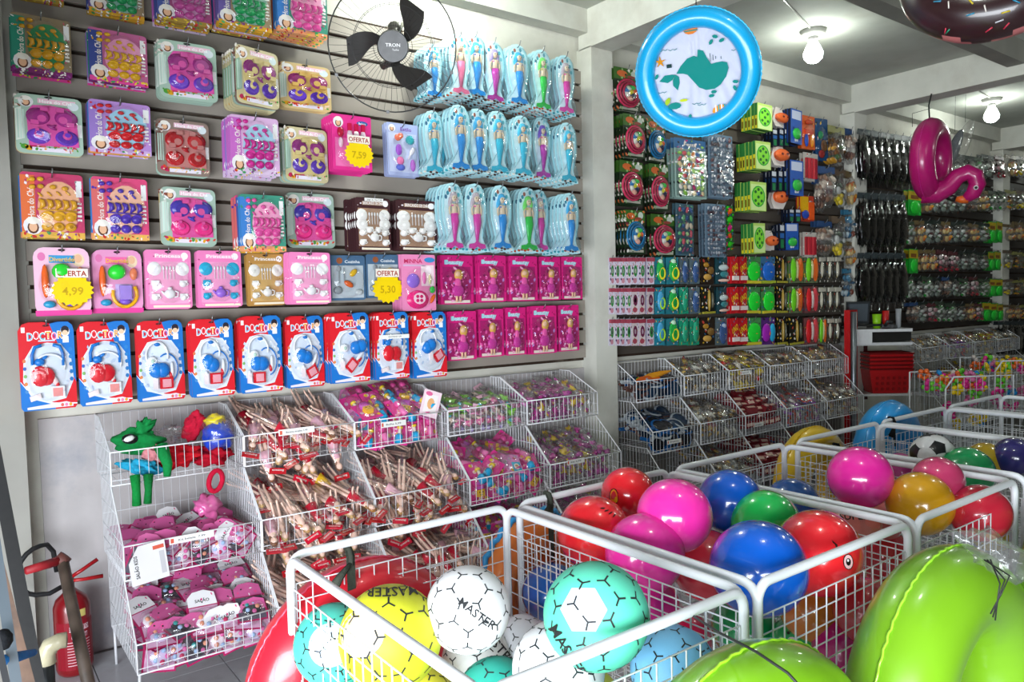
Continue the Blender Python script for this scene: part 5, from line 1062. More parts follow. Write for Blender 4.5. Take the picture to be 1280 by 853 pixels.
q = M('vinyl'); q.ell((50*s, -.05-10*s, -40*s), (3*s, 2*s, 3*s), '#f0e8ee'); q.ell((50*s, -.05-11.5*s, -40*s), (1.8*s, 1.5*s, 1.8*s), '#18101a'); q.build('eye', e)
q = M('flat_black'); q.tube([(-2*s, 0, 50*s), (-3*s, 0, 70*s), (0, 0, 84*s)], .006, '#1a2420', n=5); q.tube([(-22*s, 0, 45*s), (-22*s, 0, 62*s), (0, 0, 66*s)], .003, '#3a4440', n=4); tag(q.build('hanging_wire', None, tuple(c), e.rotation_euler), 'dark wire hook holding the flamingo ring', 'cord')
for x, y, rx, col, m_, nm, lb in ((1200, 186, .075, '#ffffff', 'clear_film', 'clear_bag', 'long clear plastic bag hanging behind the flamingo ring'), (1187, 198, .06, '#70767a', 'film', 'grey_bag', 'slim grey bag hanging behind the flamingo ring')):
    p = at_d(x, y, D+.25); q = M(m_); q.ell((0, 0, 0), (rx, .03, .28), col, m_, rot=(0, .45, -.5), nu=12, nv=8); q.tube([(.1, 0, .24), (.11, 0, ZC-p.z)], .0015, '#2a3430', 'flat_black', n=4); tag(q.build(nm, None, tuple(p)), lb, 'bag')
# frosted ring, upper right
D = 2.6; c = at_d(1240, -42, D)
e = empty('donut_ring', tuple(c), (CP-c).normalized().to_track_quat('-Y', 'Z').to_euler(), 'dark chocolate donut swim ring with sprinkles at the top right', 'swim ring'); e.rotation_euler.rotate_axis('X', -.75)
Ro, r = .29, .095; b = M('vinyl'); v = []; f = []; nu, nv = 60, 20
for i in range(nu):
    for j in range(nv): a = 2*PI*i/nu; t = 2*PI*j/nv; v.append(((Ro-r+r*math.cos(t))*math.cos(a), r*math.sin(t), (Ro-r+r*math.cos(t))*math.sin(a)))
for i in range(nu):
    for j in range(nv): f.append((i*nv+j, i*nv+(j+1) % nv, ((i+1) % nu)*nv+(j+1) % nv, ((i+1) % nu)*nv+j))
b.add(v, f, '#2a1216', 'vinyl', True)
for n_, g in enumerate(f):
    i, j = divmod(n_, nv); t = 2*PI*(j+.5)/nv
    if math.sin(t) > .3+.25*math.sin(i*.9): b.c[n_] = C('#b86a6a')
b.build('tube', e); q = M('vinyl')
for i in range(150):
    a = R.uniform(0, 2*PI); t = R.uniform(-2.7, -.2); n0 = Vector((math.cos(t)*math.cos(a), math.sin(t), math.cos(t)*math.sin(a))); p = Vector(((Ro-r)*math.cos(a), 0, (Ro-r)*math.sin(a)))+n0*(r+.0012); u = n0.orthogonal().normalized(); u = u*math.cos(i)+n0.cross(u)*math.sin(i); q.tube([p-u*.012, p+u*.012], .0026, R.choice(['#e8e0d8', '#d8c020', '#c8304a', '#2a8ab0', '#1f8a6a', '#c86aa8', '#c8c8d0']), n=4)
tag(q.build('sprinkles', e), kind='stuff')
q = M('flat_black'); q.tube([(0, 0, 0), (0, 0, ZC-c.z-.12)], .002, '#222222', n=4); tag(q.build('hanging_string', None, (c.x, c.y, c.z+.12)), 'thin cord holding the donut ring', 'cord')
# ------------------------------------------------------------------ ceiling lamps
def lamp(x, y, label, m='bulb'):
    e = empty('ceiling_lamp', (x, y, ZC), label=label, cat='lamp'); q = M('plastic'); q.tube([(0, 0, 0), (0, 0, -.045)], [.09, .078], '#d8d8d0', n=24); q.build('base_plate', e)
    q = M('plastic'); q.tube([(0, 0, -.04), (0, 0, -.095)], [.036, .032], '#e8e8e4', n=16); q.build('socket', e)
    q = M('bulb'); q.tube([(0, 0, -.095), (0, 0, -.125), (0, 0, -.16), (0, 0, -.195), (0, 0, -.22), (0, 0, -.23)], [.035, .052, .066, .062, .04, .01], '#ffffff', m, n=20); q.build('bulb', e)
lamp(2.2, -.5, 'white ceiling lamp over the left wall bay, above the frame', 'bulb_near'); lamp(5.03, -.69, 'bright bare bulb lamp on the ceiling right of the hanging pool'); lamp(8.3, -.6, 'farther bare bulb lamp above the flamingo ring')
lamp(1.9, -2.9, 'white ceiling lamp above the front cages, out of frame'); lamp(5.2, -2.9, 'white ceiling lamp right of the frame'); lamp(8.4, -2.9, 'white ceiling lamp far right of the frame'); lamp(11.6, -.7, 'white ceiling lamp in the farthest bay')
q = M('plastic'); q.tube([(4.94, -.72, ZC-.008), (4.2, -.95, ZC-.008), (3.62, -1.12, ZC-.008)], .006, '#b8b8b0', n=5); q.tube([(8.2, -.62, ZC-.008), (7.5, -.7, ZC-.008), (6.86, -.78, ZC-.008)], .006, '#b8b8b0', n=5); tag(q.build('ceiling_cable', None), 'thin white cable stapled to the ceiling between the lamps', 'cable')
# ------------------------------------------------------------------ small carded goods beyond the first pillar
def P_(key, w, h, look, cat='toy pack', name='toy_pack'): return Proto(key, w, h, look, cat, name)
# coiled wheel pack
for key, rc, lk in (('w_red', '#a82a4a', 'green card with maroon coil toy'), ('w_blue', '#1a5f8a', 'green card with blue coil toy')):
    p = P_(key, .17, .26, lk); b = M(); b.prism(rrect(.17, .26, .006), 0, .0015, '#1d2f1b'); b.rect(-.085, -.07, .085, 0, .0018, '#37601f'); b.disc(-.03, -.035, .035, .02, .0022, '#c8622c', 9); b.disc(.05, -.03, .022, .022, .0022, '#b8c4b8', 9); b.rect(-.07, -.25, .07, -.235, .002, '#a8a89a'); b.disc(-.065, -.235, .016, .016, .0024, '#1a1214', 10); b.disc(.03, -.05, .03, .01, .0024, '#8a3a30', 8); speck(b, -.08, -.25, .08, -.005, 60, ['#b8c4a8', '#1a2418', '#8ab070', '#c86a3a', '#6a2a34', '#d8d4c8', '#e8e4da'], .0028, .011); p.part('card', b)
    q = M('plastic')
    for k in range(3): q.tube([((.072-.013*k)*math.cos(2*PI*i/16)-.004+.003*k, -.02-.006*k, -.155+(.082-.013*k)*math.sin(2*PI*i/16)) for i in range(16)], .0075, jit(rc, .3), n=5, close=True)
    p.part('coil', q); q = M('plastic')
    for x, z, c_ in ((-.01, -.13, '#c8d8c0'), (.025, -.12, '#3aa84a'), (-.02, -.165, '#e8e4dc'), (.02, -.165, '#28304a'), (.03, -.145, '#c85a2a'), (.0, -.19, '#d8a090'), (-.02, -.14, '#3a7ab0'), (.01, -.15, '#c8c030')): q.ell((x, -.024, z), (.026, .016, .022), c_, nu=7, nv=4)
    p.part('toy_figures', q); bl = M('clear'); bl.dome(0, -.155, .08, .088, .003, .036, '#ffffff', 'clear', n=14, k=3, p=.3); p.part('blister', bl)
def sheet(key, w, h, nx, nz, cols, back, look, m_='plastic', top=None):
    p = P_(key, w, h, look); b = M(); b.prism(rrect(w, h, .004), 0, .002, back); 
    if top: b.rect(-w/2, -h*.17, w/2, 0, .0024, top); b.text('Festa', 0, -h*.09, h*.09, .003, '#f2ead8')
    speck(b, -w*.48, -h*.98, w*.48, -h*.02, 60, list(cols)+['#f0f0f0', '#303038'], .0035, .008); p.part('card', b); q = M(m_); z0 = h*.2 if top else h*.04
    for i in range(nx):
        for j in range(nz): x = -w*.42+w*.84*(i+.5)/nx; z = -z0-(h*.96-z0)*(j+.5)/nz; q.ell((x, -.01, z), (w*R.uniform(.25, .45)/nx, .008, h*R.uniform(.22, .45)/nz), R.choice(cols), nu=6, nv=4, rot=(0, R.uniform(-.6, .6), 0))
    p.part('toy_pieces', q); b = M('clear'); b.box((0, -.014, -h*.55), (w*.92, .024, h*.84), '#ffffff', 'clear'); p.part('film', b); return p
sheet('g_caps', .17, .36, 6, 8, ['#d84a5a', '#8ac84a', '#e8d0a0', '#c8387a', '#3a6ab0', '#e8802a', '#a8d870', '#f0e8e0'], '#9ab8b0', 'tall sheet of multicoloured toys', top='#3a6a9a')
sheet('g_grey', .16, .37, 7, 11, ['#8a94a4', '#6a4a50', '#a8b0bc', '#5a6a80', '#b8b8c0', '#4a3a44'], '#6a8296', 'tall grey-blue sheet of rings')
sheet('g_tall', .14, .34, 4, 6, ['#c85a6a', '#6ab07a', '#d8c8b0', '#3a5a8a', '#8a4a6a', '#a8c890'], '#4a6a78', 'tall sheet of mixed trinkets under film')
sheet('g_neon', .05, .3, 1, 5, ['#e81a90', '#1f80d8', '#30d820', '#30d820', '#f05a20'], '#2a7a3a', 'narrow strip of neon toys')
p = P_('x_green', .11, .23, 'lime green box, round window', 'toy box', 'toy_box'); b = M(); b.prism(rrect(.11, .23, .002), 0, .025, '#b8d86a', side='#2f7a38'); b.rect(-.05, -.225, .05, -.02, .0255, '#cfe89a'); b.disc(0, -.115, .046, .085, .026, '#2fae38', 16); b.disc(0, -.115, .038, .075, .0265, '#86d83a', 16)
for x, z in ((-.02, -.08), (.02, -.085), (0, -.12), (-.02, -.15), (.022, -.15), (0, -.175), (0, -.06)): b.disc(x, z, .009, .013, .027, '#1c6a28', 8)
b.add([(-.0555, -.004, -.11), (-.0555, -.024, -.11), (-.0555, -.024, -.225), (-.0555, -.004, -.225)], [(0, 1, 2, 3)], '#d8c828', 'paper'); b.add([(-.0558, -.008, -.14), (-.0558, -.019, -.14), (-.0558, -.019, -.2), (-.0558, -.008, -.2)], [(0, 1, 2, 3)], '#3a2a1a', 'paper'); p.part('carton', b)
p = P_('x_orange', .1, .17, 'white card with a round orange ball'); b = M(); b.prism([(-.03, 0), (-.05, -.12), (-.03, -.17), (.03, -.17), (.05, -.12), (.01, 0)], 0, .002, '#e8e2dc'); p.part('card', b); q = M('plastic'); q.ell((.005, -.022, -.09), (.042, .028, .044), '#f0703a', nu=14, nv=9); q.disc(-.01, -.09, .008, .01, .0505, '#7a2a18', 7); q.disc(.02, -.085, .008, .01, .0505, '#7a2a18', 7); p.part('ball', q)
p = P_('x_blue', .1, .24, 'narrow blue card, green toy'); b = M(); b.prism(rrect(.1, .24, .004), 0, .025, '#2458b0', side='#141c34'); b.rect(-.04, -.07, .04, -.01, .0255, '#c8d0e8')
for i in range(12): b.disc(R.uniform(-.036, .036), R.uniform(-.22, -.08), .009, .012, .026, R.choice(['#e8ecf4', '#3a8ae0', '#3ab04a', '#1a3a80']), 6)
p.part('card', b); q = M('plastic'); q.ell((0, -.03, -.17), (.035, .02, .04), '#38b84a' , nu=9, nv=6); p.part('toy', q)
p = P_('x_navy', .05, .2, 'narrow navy pack'); b = M(); b.prism(rrect(.05, .2, .003), 0, .02, '#121a30', side='#0e1424'); b.rect(-.02, -.05, .02, -.005, .0205, '#c8ccd4'); b.rect(-.015, -.19, .015, -.12, .0205, '#1f7a48'); b.rect(-.02, -.11, .02, -.07, .0205, '#2a62a8'); p.part('card', b)
def blockcard(key, w, h, look, back, items, title=None, tcol='#ffffff', clr=True, side=None, th=.004):
    p = P_(key, w, h, look); b = M(); b.prism(rrect(w, h, .004), 0, th, back, side=side)
    if title: b.text(title, 0, -h*.12, h*.12, th+.0006, tcol, wide=w*.7)
    speck(b, -w*.46, -h*.97, w*.46, -h*.03, 26, [jit(back, .5), tuple(q*.35 for q in C(back)), '#e8e4da', '#c84a3a', '#e0b83a', '#3a6a9a', '#2a2a2a'], th+.0004, w*.07); p.part('card', b)
    for nm, kind, x, z, rx, rz, c_ in items:
        q = M('plastic')
        if kind == 'e': q.ell((x*w, -th-.012, -z*h), (rx*w, .014, rz*h), c_, nu=10, nv=6)
        elif kind == 'b': q.box((x*w, -th-.008, -z*h), (rx*w*2, .016, rz*h*2), c_)
        elif kind == 'r': q.tube([(x*w+rx*w*math.cos(t*PI/6), -th-.02, -z*h+rz*h*math.sin(t*PI/6)) for t in range(12)], .006, c_, n=5, close=True)
        elif kind == 'd': q.disc(x*w, -z*h, rx*w, rz*h, th+.001, c_, 10)
        p.part(nm, q)
    if clr: b = M('clear'); b.dome(0, -h*.56, w*.44, h*.38, th, .026, '#ffffff', 'clear', n=12, k=3, p=.3); p.part('blister', b)
    return p
blockcard('y_orange', .12, .26, 'orange toy tool card', '#e0662a', [('toy', 'b', .0, .5, .3, .08, '#e84a2a'), ('toy', 'e', -.2, .75, .12, .2, '#2a50b8'), ('toy', 'e', .2, .75, .12, .2, '#f0962a'), ('toy', 'e', 0, .2, .3, .08, '#c84a2a')])
blockcard('y_pens', .13, .24, 'white-edged card of red pens', '#c8c4bc', [('pen', 'b', x, .55, .05, .36, c_) for x, c_ in ((-.32, '#a82a34'), (-.16, '#d83a44'), (0, '#b82a3a'), (.16, '#d8404a'), (.32, '#a02030'))], clr=False)
blockcard('y_primary', .12, .22, 'card of primary coloured blocks', '#b8402a', [('block', 'b', -.2, .35, .22, .3, '#e8b01c'), ('block', 'e', -.15, .75, .25, .18, '#2a48a8'), ('block', 'b', .28, .6, .15, .35, '#e85a24')], clr=False)
blockcard('y_bluetop', .13, .24, 'blue-topped card of figures', '#1f4a78', [('figure', 'e', -.15, .4, .2, .1, '#2a8a5a'), ('figure', 'e', .1, .65, .25, .15, '#6a4a30'), ('figure', 'e', -.1, .85, .25, .1, '#8a2a2a')])
blockcard('z_white', .062, .125, 'small white card, green badge', '#dcd4e4', [('badge', 'd', .18, .5, .28, .22, '#3a8a4a'), ('badge_centre', 'd', .18, .5, .12, .1, '#e8dcd8'), ('print', 'd', -.25, .4, .12, .05, '#4a3a5a'), ('print', 'd', -.25, .6, .12, .05, '#4a3a6a'), ('print', 'd', -.25, .8, .12, .05, '#5a3a6a'), ('print', 'b', 0, .09, .42, .07, '#a8485a'), ('print', 'd', .1, .86, .3, .1, '#c88a9a')], clr=False, side='#c8c0dc', th=.012)
blockcard('z_violet', .062, .125, 'small white card, maroon badge', '#d8c8cc', [('badge', 'd', .1, .48, .32, .22, '#6a2a4a'), ('badge_centre', 'd', .1, .48, .14, .1, '#c0a8b8'), ('print', 'b', 0, .09, .42, .07, '#98384a'), ('print', 'd', 0, .84, .35, .1, '#a84a5a')], clr=False, side='#c8c0dc', th=.012)
blockcard('z_steer', .085, .125, 'small green toy, yellow ring', '#2a7a8a', [('toy', 'e', 0, .5, .38, .4, '#1fae4a'), ('cap', 'e', 0, .16, .2, .1, '#c8f0d0'), ('ring', 'r', .1, .6, .25, .2, '#f0e030')])
blockcard('z_steerblue', .085, .125, 'small blue toy, lime ring', '#2a8aa0', [('toy', 'e', 0, .5, .35, .38, '#48a8d8'), ('ring', 'r', .1, .6, .25, .2, '#a8e030')])
blockcard('z_fig', .08, .13, 'small steel blue figure card', '#5a6a70', [('figure', 'e', 0, .55, .3, .42, '#3a5a90'), ('figure', 'e', 0, .3, .2, .12, '#a8b8d0'), ('figure', 'e', .05, .6, .1, .1, '#d8b82a')])
blockcard('z_teal', .085, .13, 'small teal fish-shaped toy in film', '#1f9a78', [('toy', 'e', 0, .5, .3, .4, '#22a880'), ('toy', 'e', -.05, .4, .1, .2, '#d8604a')])
blockcard('z_brown', .1, .12, 'small black and gold card', '#2a2018', [('toy', 'e', -.2, .3, .2, .1, '#a87a2a'), ('toy', 'e', .15, .5, .25, .15, '#7a5a2a'), ('toy', 'e', -.1, .75, .3, .12, '#c89a4a')], clr=False)
blockcard('z_navy', .1, .13, 'small teal card, white swirls', '#1f4a54', [('toy', 'e', 0, .4, .35, .12, '#c8d8d8'), ('toy', 'e', .05, .65, .3, .12, '#3a8a90'), ('toy', 'e', 0, .88, .4, .06, '#e8c0b0')])
blockcard('z_uno', .085, .125, 'small red card reading UNO', '#c01a24', [('print', 'b', 0, .8, .4, .08, '#e8dcd8')], title=None, clr=False, th=.015); q = M(); q.text('UNO', .0, -.05, .04, .0165, '#f2c828', rot=.35, wide=.07); PROTO['z_uno'].part('lettering', q)
blockcard('z_melon', .11, .13, 'small neon green toy card', '#4a8a50', [('toy', 'e', 0, .55, .44, .38, '#26e03c'), ('patch', 'e', .08, .58, .16, .14, '#f06a3a'), ('print', 'b', 0, .95, .45, .05, '#d8c83a')], clr=False)
blockcard('z_blueround', .11, .13, 'small round blue toy card', '#3a6a90', [('toy', 'e', 0, .55, .44, .38, '#2468c8'), ('patch', 'e', .08, .58, .16, .14, '#e8c83a'), ('print', 'b', 0, .95, .45, .05, '#a8b83a')], clr=False)
blockcard('z_purple', .11, .13, 'small purple and cyan card', '#5a2a7a', [('toy', 'e', -.15, .55, .3, .35, '#a828b8'), ('toy', 'e', .25, .55, .2, .35, '#28a8d8'), ('patch', 'e', .0, .58, .12, .12, '#f06a3a')], clr=False)
blockcard('z_dark', .1, .15, 'small black card, golden stick', '#1c1e18', [('toy', 'e', 0, .5, .06, .42, '#a88a3a'), ('print', 'b', 0, .96, .45, .04, '#a8a03a'), ('toy', 'e', .25, .5, .06, .3, '#5a5a4a')], clr=False)
blockcard('z_tubes', .11, .15, 'green and orange tube pair', '#6a7a5a', [('tube', 'e', -.24, .5, .2, .46, '#78d82c'), ('tube', 'e', .24, .5, .2, .46, '#f0702a'), ('tube', 'e', 0, .5, .08, .35, '#e8dca0')])
blockcard('z_redtube', .11, .15, 'red and white tube pair', '#7a4a4a', [('tube', 'e', -.24, .5, .2, .46, '#d8242c'), ('tube', 'e', .24, .5, .2, .46, '#e04a54'), ('tube', 'e', 0, .5, .12, .35, '#f0dcd8')])
blockcard('z_black', .09, .14, 'small grey and black figure card', '#4a4840', [('figure', 'e', -.2, .5, .12, .3, '#c8c4b0'), ('figure', 'e', .15, .5, .14, .35, '#2a2824'), ('print', 'b', 0, .12, .4, .08, '#c0bcae')])
def bagp(key, w, h, look, cols, head=None, film='clear_film', n=10, body=None, name='toy_bag'):
    p = Proto(key, w, h, look, 'toy bag', name)
    b = M()
    if head: b.prism([(-w/2, 0), (-w/2, -h*.16), (w/2, -h*.16), (w/2, 0)], 0, .004, head)
    else: b.prism([(-w/2, 0), (-w/2, -h*.05), (w/2, -h*.05), (w/2, 0)], 0, .003, '#b8b4a8')
    b.disc(0, -h*.03, w*.08, .006, .0045, '#2a2622', 8); p.part('header_card', b)
    q = M('film')
    for i in range(n): q.ell((R.uniform(-.32, .32)*w, -.022+R.uniform(-.006, .006), -h*R.uniform(.28, .88)), (w*R.uniform(.12, .24), .016, h*R.uniform(.05, .12)), R.choice(cols), rot=(0, R.uniform(0, 3), 0), nu=7, nv=5)
    p.part('toy_pieces', q); b = M(film); lump((w*.52, .03, h*.46), body or '#ffffff', film, R.randint(0, 99), .25, 2.4, 12, 9, (0, -.02, -h*.55), b=b); p.part('bag', b)
bagp('v_gold', .16, .3, 'bag of golden toy animals', ['#b87a1c', '#8a5a1a', '#c8922a', '#5a3a1a', '#3a6a2a'], head='#8a8a4a'); bagp('v_mix', .15, .28, 'bag of brown-white toys', ['#8a6a58', '#d8d0c8', '#5a4038', '#a88a78', '#c8b8a8'], head='#2a4a7a'); bagp('v_yel', .15, .28, 'bag with yellow toy', ['#d8c02a', '#8a9a8a', '#c8ccc8', '#4a5a4a'], head='#6a5a4a'); bagp('v_green', .15, .28, 'bag of green-silver toys', ['#2f8a3a', '#b8c4b8', '#4a6a4a', '#d8dcd4', '#6ab84a'], head='#3a4a3a'); bagp('v_orange', .16, .26, 'bag of orange toys', ['#d8702a', '#e8a03a', '#b84a2a', '#d8b870'], head='#6a5a3a'); bagp('v_blue', .15, .26, 'bag with blue toy', ['#3a8ab0', '#a8b8c0', '#8a4a3a', '#2a5a7a'], head='#3a7a9a'); bagp('v_red', .15, .26, 'bag of red-white toys', ['#a82a3a', '#d8c8c8', '#6a2a34', '#c8909a', '#3a3434'], head='#5a2a30')
p = Proto('bl_long', .15, .48, 'long shiny black bag', 'toy bag', 'toy_bag'); b = M(); b.prism([(-.06, 0), (-.07, -.05), (.07, -.05), (.06, 0)], 0, .004, '#3a4448'); p.part('header_card', b); b = M('film'); lump((.075, .028, .22), '#08090a', 'film', 5, .35, 3.0, 14, 16, (0, -.02, -.26), b=b); p.part('bag', b)
q = M('clear_film'); lump((.078, .031, .222), '#ffffff', 'clear', 6, .35, 3.0, 12, 14, (0, -.02, -.26), b=q); p.part('film', q)
p = Proto('gn_long', .1, .26, 'slim neon green pack', 'toy pack', 'toy_pack'); b = M(); b.prism(rrect(.1, .26, .006), 0, .004, '#1fa838'); b.rect(-.05, -.1, .05, -.01, .0045, '#b8a01c'); b.rect(-.03, -.09, .03, -.05, .005, '#7a4a1a'); p.part('card', b); q = M('plastic'); q.ell((0, -.012, -.18), (.04, .014, .075), '#28c83a'); p.part('toy', q)
bagp('v_dark', .14, .27, 'bag of black-green toys', ['#1a1e1c', '#2f7a3a', '#d8dcd8', '#0e1010', '#5a1a24', '#8a9a90'], head='#1f2a26')
W2 = 'middle wall'
def many(rows_, wall, dy=.03, base=.03):
    for rn, items in rows_:
        for i, it in enumerate(items):
            k, x0, y0, x1, y1, n = it; stack(k, x0, y0, x1, y1, n, '%s from left, %s, %s' % (ORD[i], rn, wall), dy=dy, base=base, roll=R.uniform(-.03, .03), yaw=R.uniform(-.08, .08))
many([
 ('highest row', [('w_red', 767, 82, 799, 142, 4), ('x_green', 943, 129, 962, 165, 5), ('x_orange', 964, 133, 985, 161, 3), ('x_navy', 963, 162, 969, 184, 3), ('x_navy', 971, 162, 977, 184, 3), ('x_navy', 978, 162, 984, 184, 3), ('x_blue', 984, 136, 1000, 182, 4), ('y_orange', 1000, 143, 1018, 188, 2), ('y_bluetop', 1019, 147, 1033, 202, 2), ('v_gold', 1034, 156, 1056, 212, 3), ('v_mix', 1056, 160, 1068, 208, 2)]),
 ('second row', [('w_red', 778, 141, 806, 199, 5), ('w_blue', 807, 147, 833, 205, 2), ('g_caps', 841, 171, 883, 250, 3), ('g_grey', 885, 166, 915, 249, 3), ('x_green', 940, 176, 960, 214, 6), ('x_orange', 964, 177, 984, 209, 3), ('x_navy', 962, 214, 968, 240, 3), ('x_navy', 970, 214, 976, 240, 3), ('x_navy', 977, 214, 983, 240, 3), ('x_blue', 984, 200, 1001, 246, 4), ('y_pens', 1003, 190, 1022, 228, 2), ('v_mix', 1023, 207, 1042, 262, 3), ('v_yel', 1042, 211, 1056, 262, 2), ('v_orange', 1056, 214, 1068, 262, 2)]),
 ('third row', [('w_red', 774, 200, 804, 257, 4), ('w_red', 810, 204, 836, 264, 3), ('x_navy', 984, 262, 990, 278, 3), ('x_navy', 992, 262, 998, 278, 3), ('v_mix', 1018, 222, 1030, 268, 2), ('x_green', 935, 227, 954, 265, 5), ('x_orange', 964, 229, 982, 262, 2), ('y_primary', 999, 244, 1016, 277, 2)]),
 ('fourth row', [('w_blue', 780, 262, 806, 318, 4), ('w_red', 812, 267, 844, 321, 2), ('g_tall', 843, 254, 868, 320, 2), ('g_grey', 880, 254, 907, 322, 3), ('g_neon', 907, 257, 916, 313, 1), ('x_green', 938, 279, 953, 317, 4), ('x_orange', 953, 288, 971, 313, 2), ('x_navy', 972, 281, 978, 312, 3), ('x_blue', 979, 279, 994, 313, 3), ('y_pens', 1003, 290, 1020, 322, 2), ('v_mix', 1021, 276, 1040, 322, 3), ('v_yel', 1040, 270, 1055, 325, 2), ('v_blue', 1055, 262, 1067, 300, 2), ('v_orange', 1054, 302, 1067, 335, 2), ('v_blue', 1052, 336, 1066, 372, 2)]),
], W2)
sm = []
for y0, y1, kinds in ((322, 356, ['z_white']*4+['z_white', 'z_white', 'z_white', 'z_steer', 'z_steer', 'z_fig', 'z_fig', 'z_brown', 'z_navy', 'z_uno', 'z_uno', 'z_melon', 'z_blueround', 'z_dark', 'z_tubes', 'z_tubes', 'z_black', 'z_black', 'z_black']),
                      (360, 393, ['z_white']*4+['z_violet', 'z_violet', 'z_violet', 'z_steerblue', 'z_steer', 'z_teal', 'z_fig', 'z_dark', 'z_navy', 'z_uno', 'z_uno', 'z_melon', 'z_melon', 'z_dark', 'z_tubes', 'z_redtube', 'z_black', 'z_black', 'z_black']),
                      (399, 432, ['z_white']*4+['z_violet', 'z_violet', 'z_white', 'z_steerblue', 'z_steer', 'z_teal', 'z_teal', 'z_brown', 'z_fig', 'z_uno', 'z_uno', 'z_melon', 'z_purple', 'z_dark', 'z_dark', 'z_redtube', 'z_tubes', 'z_black', 'z_black'])):
    xs = [(759, 766), (766, 773), (773, 780), (780, 787), (787, 796), (796, 805), (806, 816), (817, 830), (832, 847), (848, 860), (861, 874), (875, 893), (894, 911), (912, 921), (922, 932), (932, 950), (950, 968), (970, 983), (985, 1003), (1005, 1021), (1022, 1032), (1033, 1041), (1042, 1050)]
    h = y1-y0; L = []
    for (a, b_), k in zip(xs, kinds): dyp = (a-760)*-.006; L.append((k, a, y0+dyp, b_, y1+dyp*1.6, 3 if b_-a < 10 else 2))
    sm.append(('%s small-card row' % ['upper', 'middle', 'lower'][len(sm)], L))
many(sm, W2, dy=.03, base=.02)
W3 = 'far wall'
vk = ['v_green', 'v_red', 'v_dark', 'v_dark', 'v_mix', 'v_orange', 'v_dark', 'v_green']
many([('top black-bag row', [('bl_long', 1071+9.5*i, 160+1.5*i, 1085+9.5*i, 230+1.0*i, 3) for i in range(7)]),
      ('second black-bag row', [('bl_long', 1071+9.5*i, 240+.5*i, 1085+9.5*i, 313, 3) for i in range(6)]),
      ('third black-bag row', [('bl_long', 1071+9.5*i, 316, 1085+9.5*i, 384, 3) for i in range(6)])], W3, dy=.04)
fr_ = []
for r_, (y0, h) in enumerate(((192, 38), (236, 34), (276, 32), (312, 30), (346, 28), (378, 26))):
    L = []; x = 1130+(6 if r_ % 2 else 0)
    while x < 1285:
        wd = R.choice([11, 12, 14]); k = R.choice(vk); 
        if 1228 < x < 1246 and r_ > 1: k = 'gn_long'; wd = 9
        elif r_ in (1, 3) and x < 1145: k = 'gn_long'
        elif x > 1248: k = R.choice(['v_orange', 'v_gold', 'v_orange', 'v_yel'])
        L.append((k, x, y0+R.uniform(-2, 2)+(x-1130)*.02, x+wd, y0+h*(1-.0012*(x-1130)), 2)); x += wd+R.uniform(-1.5, 1.0)
    fr_.append(('%s bag row' % ORD[r_], L))
fr_.append(('dark corner row', [('bl_long', 1247+9*i, 402, 1259+9*i, 446, 2) for i in range(4)]))
many(fr_, W3, dy=.05)
# ------------------------------------------------------------------ counter, red panel, shopping baskets
e = empty('red_display_panel', (6.42, -.2, 0), label='tall red panel standing beside the counter', cat='panel'); q = M('plastic'); q.box((0, 0, .68), (.2, .05, 1.36), '#b80f16'); q.build('board', e, (0, 0, 0), (0, 0, .2)); q = M('plastic'); q.box((0, 0, .02), (.3, .25, .04), '#8a0c12'); q.build('base', e)
D = 6.75; T0 = at_d(1070, 414, D); zt, zs = T0.z, at_d(1100, 496, D-.1).z
e = empty('checkout_counter', (T0.x, T0.y, 0), label='small white checkout counter with a lower shelf and round grey post', cat='counter')
A = at_d(1058, 414, D)-Vector((T0.x, T0.y, 0)); B_ = at_d(1146, 410, D-.05)-Vector((T0.x, T0.y, 0)); ux = Vector((B_.x-A.x, B_.y-A.y, 0)); Lc = ux.length; an = math.atan2(ux.y, ux.x)
def board(z, th, col, dep=.42): q = M('plastic'); pts = [(0, 0), (Lc*.94, 0), (Lc, -.02+.1), (Lc, dep*.7), (Lc*.85, dep), (0, dep)]; return q.add([(x, y, th/2) for x, y in pts]+[(x, y, -th/2) for x, y in pts], [tuple(range(6)), tuple(range(11, 5, -1))]+[(i, 6+i, 6+(i+1) % 6, (i+1) % 6) for i in range(6)], col)
board(0, .025, '#dcdee0').build('top_board', e, (A.x, A.y, zt), (0, 0, an)); board(0, .025, '#d0d2d4').build('drawer_board', e, (A.x, A.y, zt-.12), (0, 0, an)); board(0, .02, '#c8caca').build('lower_shelf', e, (A.x, A.y, zs), (0, 0, an))
q = M('plastic'); q.box((.1, -.004, 0), (.24, .012, .12), '#d8dadc'); q.build('drawer_front', e, (A.x, A.y, zt-.06), (0, 0, an)); q = M('plastic'); q.box((.4, .2, 0), (.36, .3, .08), '#232322'); q.build('drawer', e, (A.x, A.y, zt-.06), (0, 0, an))
pp = at_d(1067, 390, D-.15); q = M('metal'); q.tube([(pp.x-T0.x, pp.y-T0.y, 0), (pp.x-T0.x, pp.y-T0.y, pp.z)], .026, '#8f979e', n=14); q.build('post', e)
q = M('metal'); q.tube([(A.x+.3, A.y+.3, 0), (A.x+.3, A.y+.3, zt)], .02, '#7a8086', n=10); q.tube([(A.x+.5*Lc, A.y+.1, zs), (A.x+.5*Lc, A.y+.1, zt)], .015, '#7a8086', n=10); q.build('rear_post', e)
q = M('plastic'); q.box((.02, .12, -.3), (.5, .02, .5), '#3a1214'); q.build('back_board', e, (A.x+.1, A.y+.1, zt-.1), (0, 0, an))
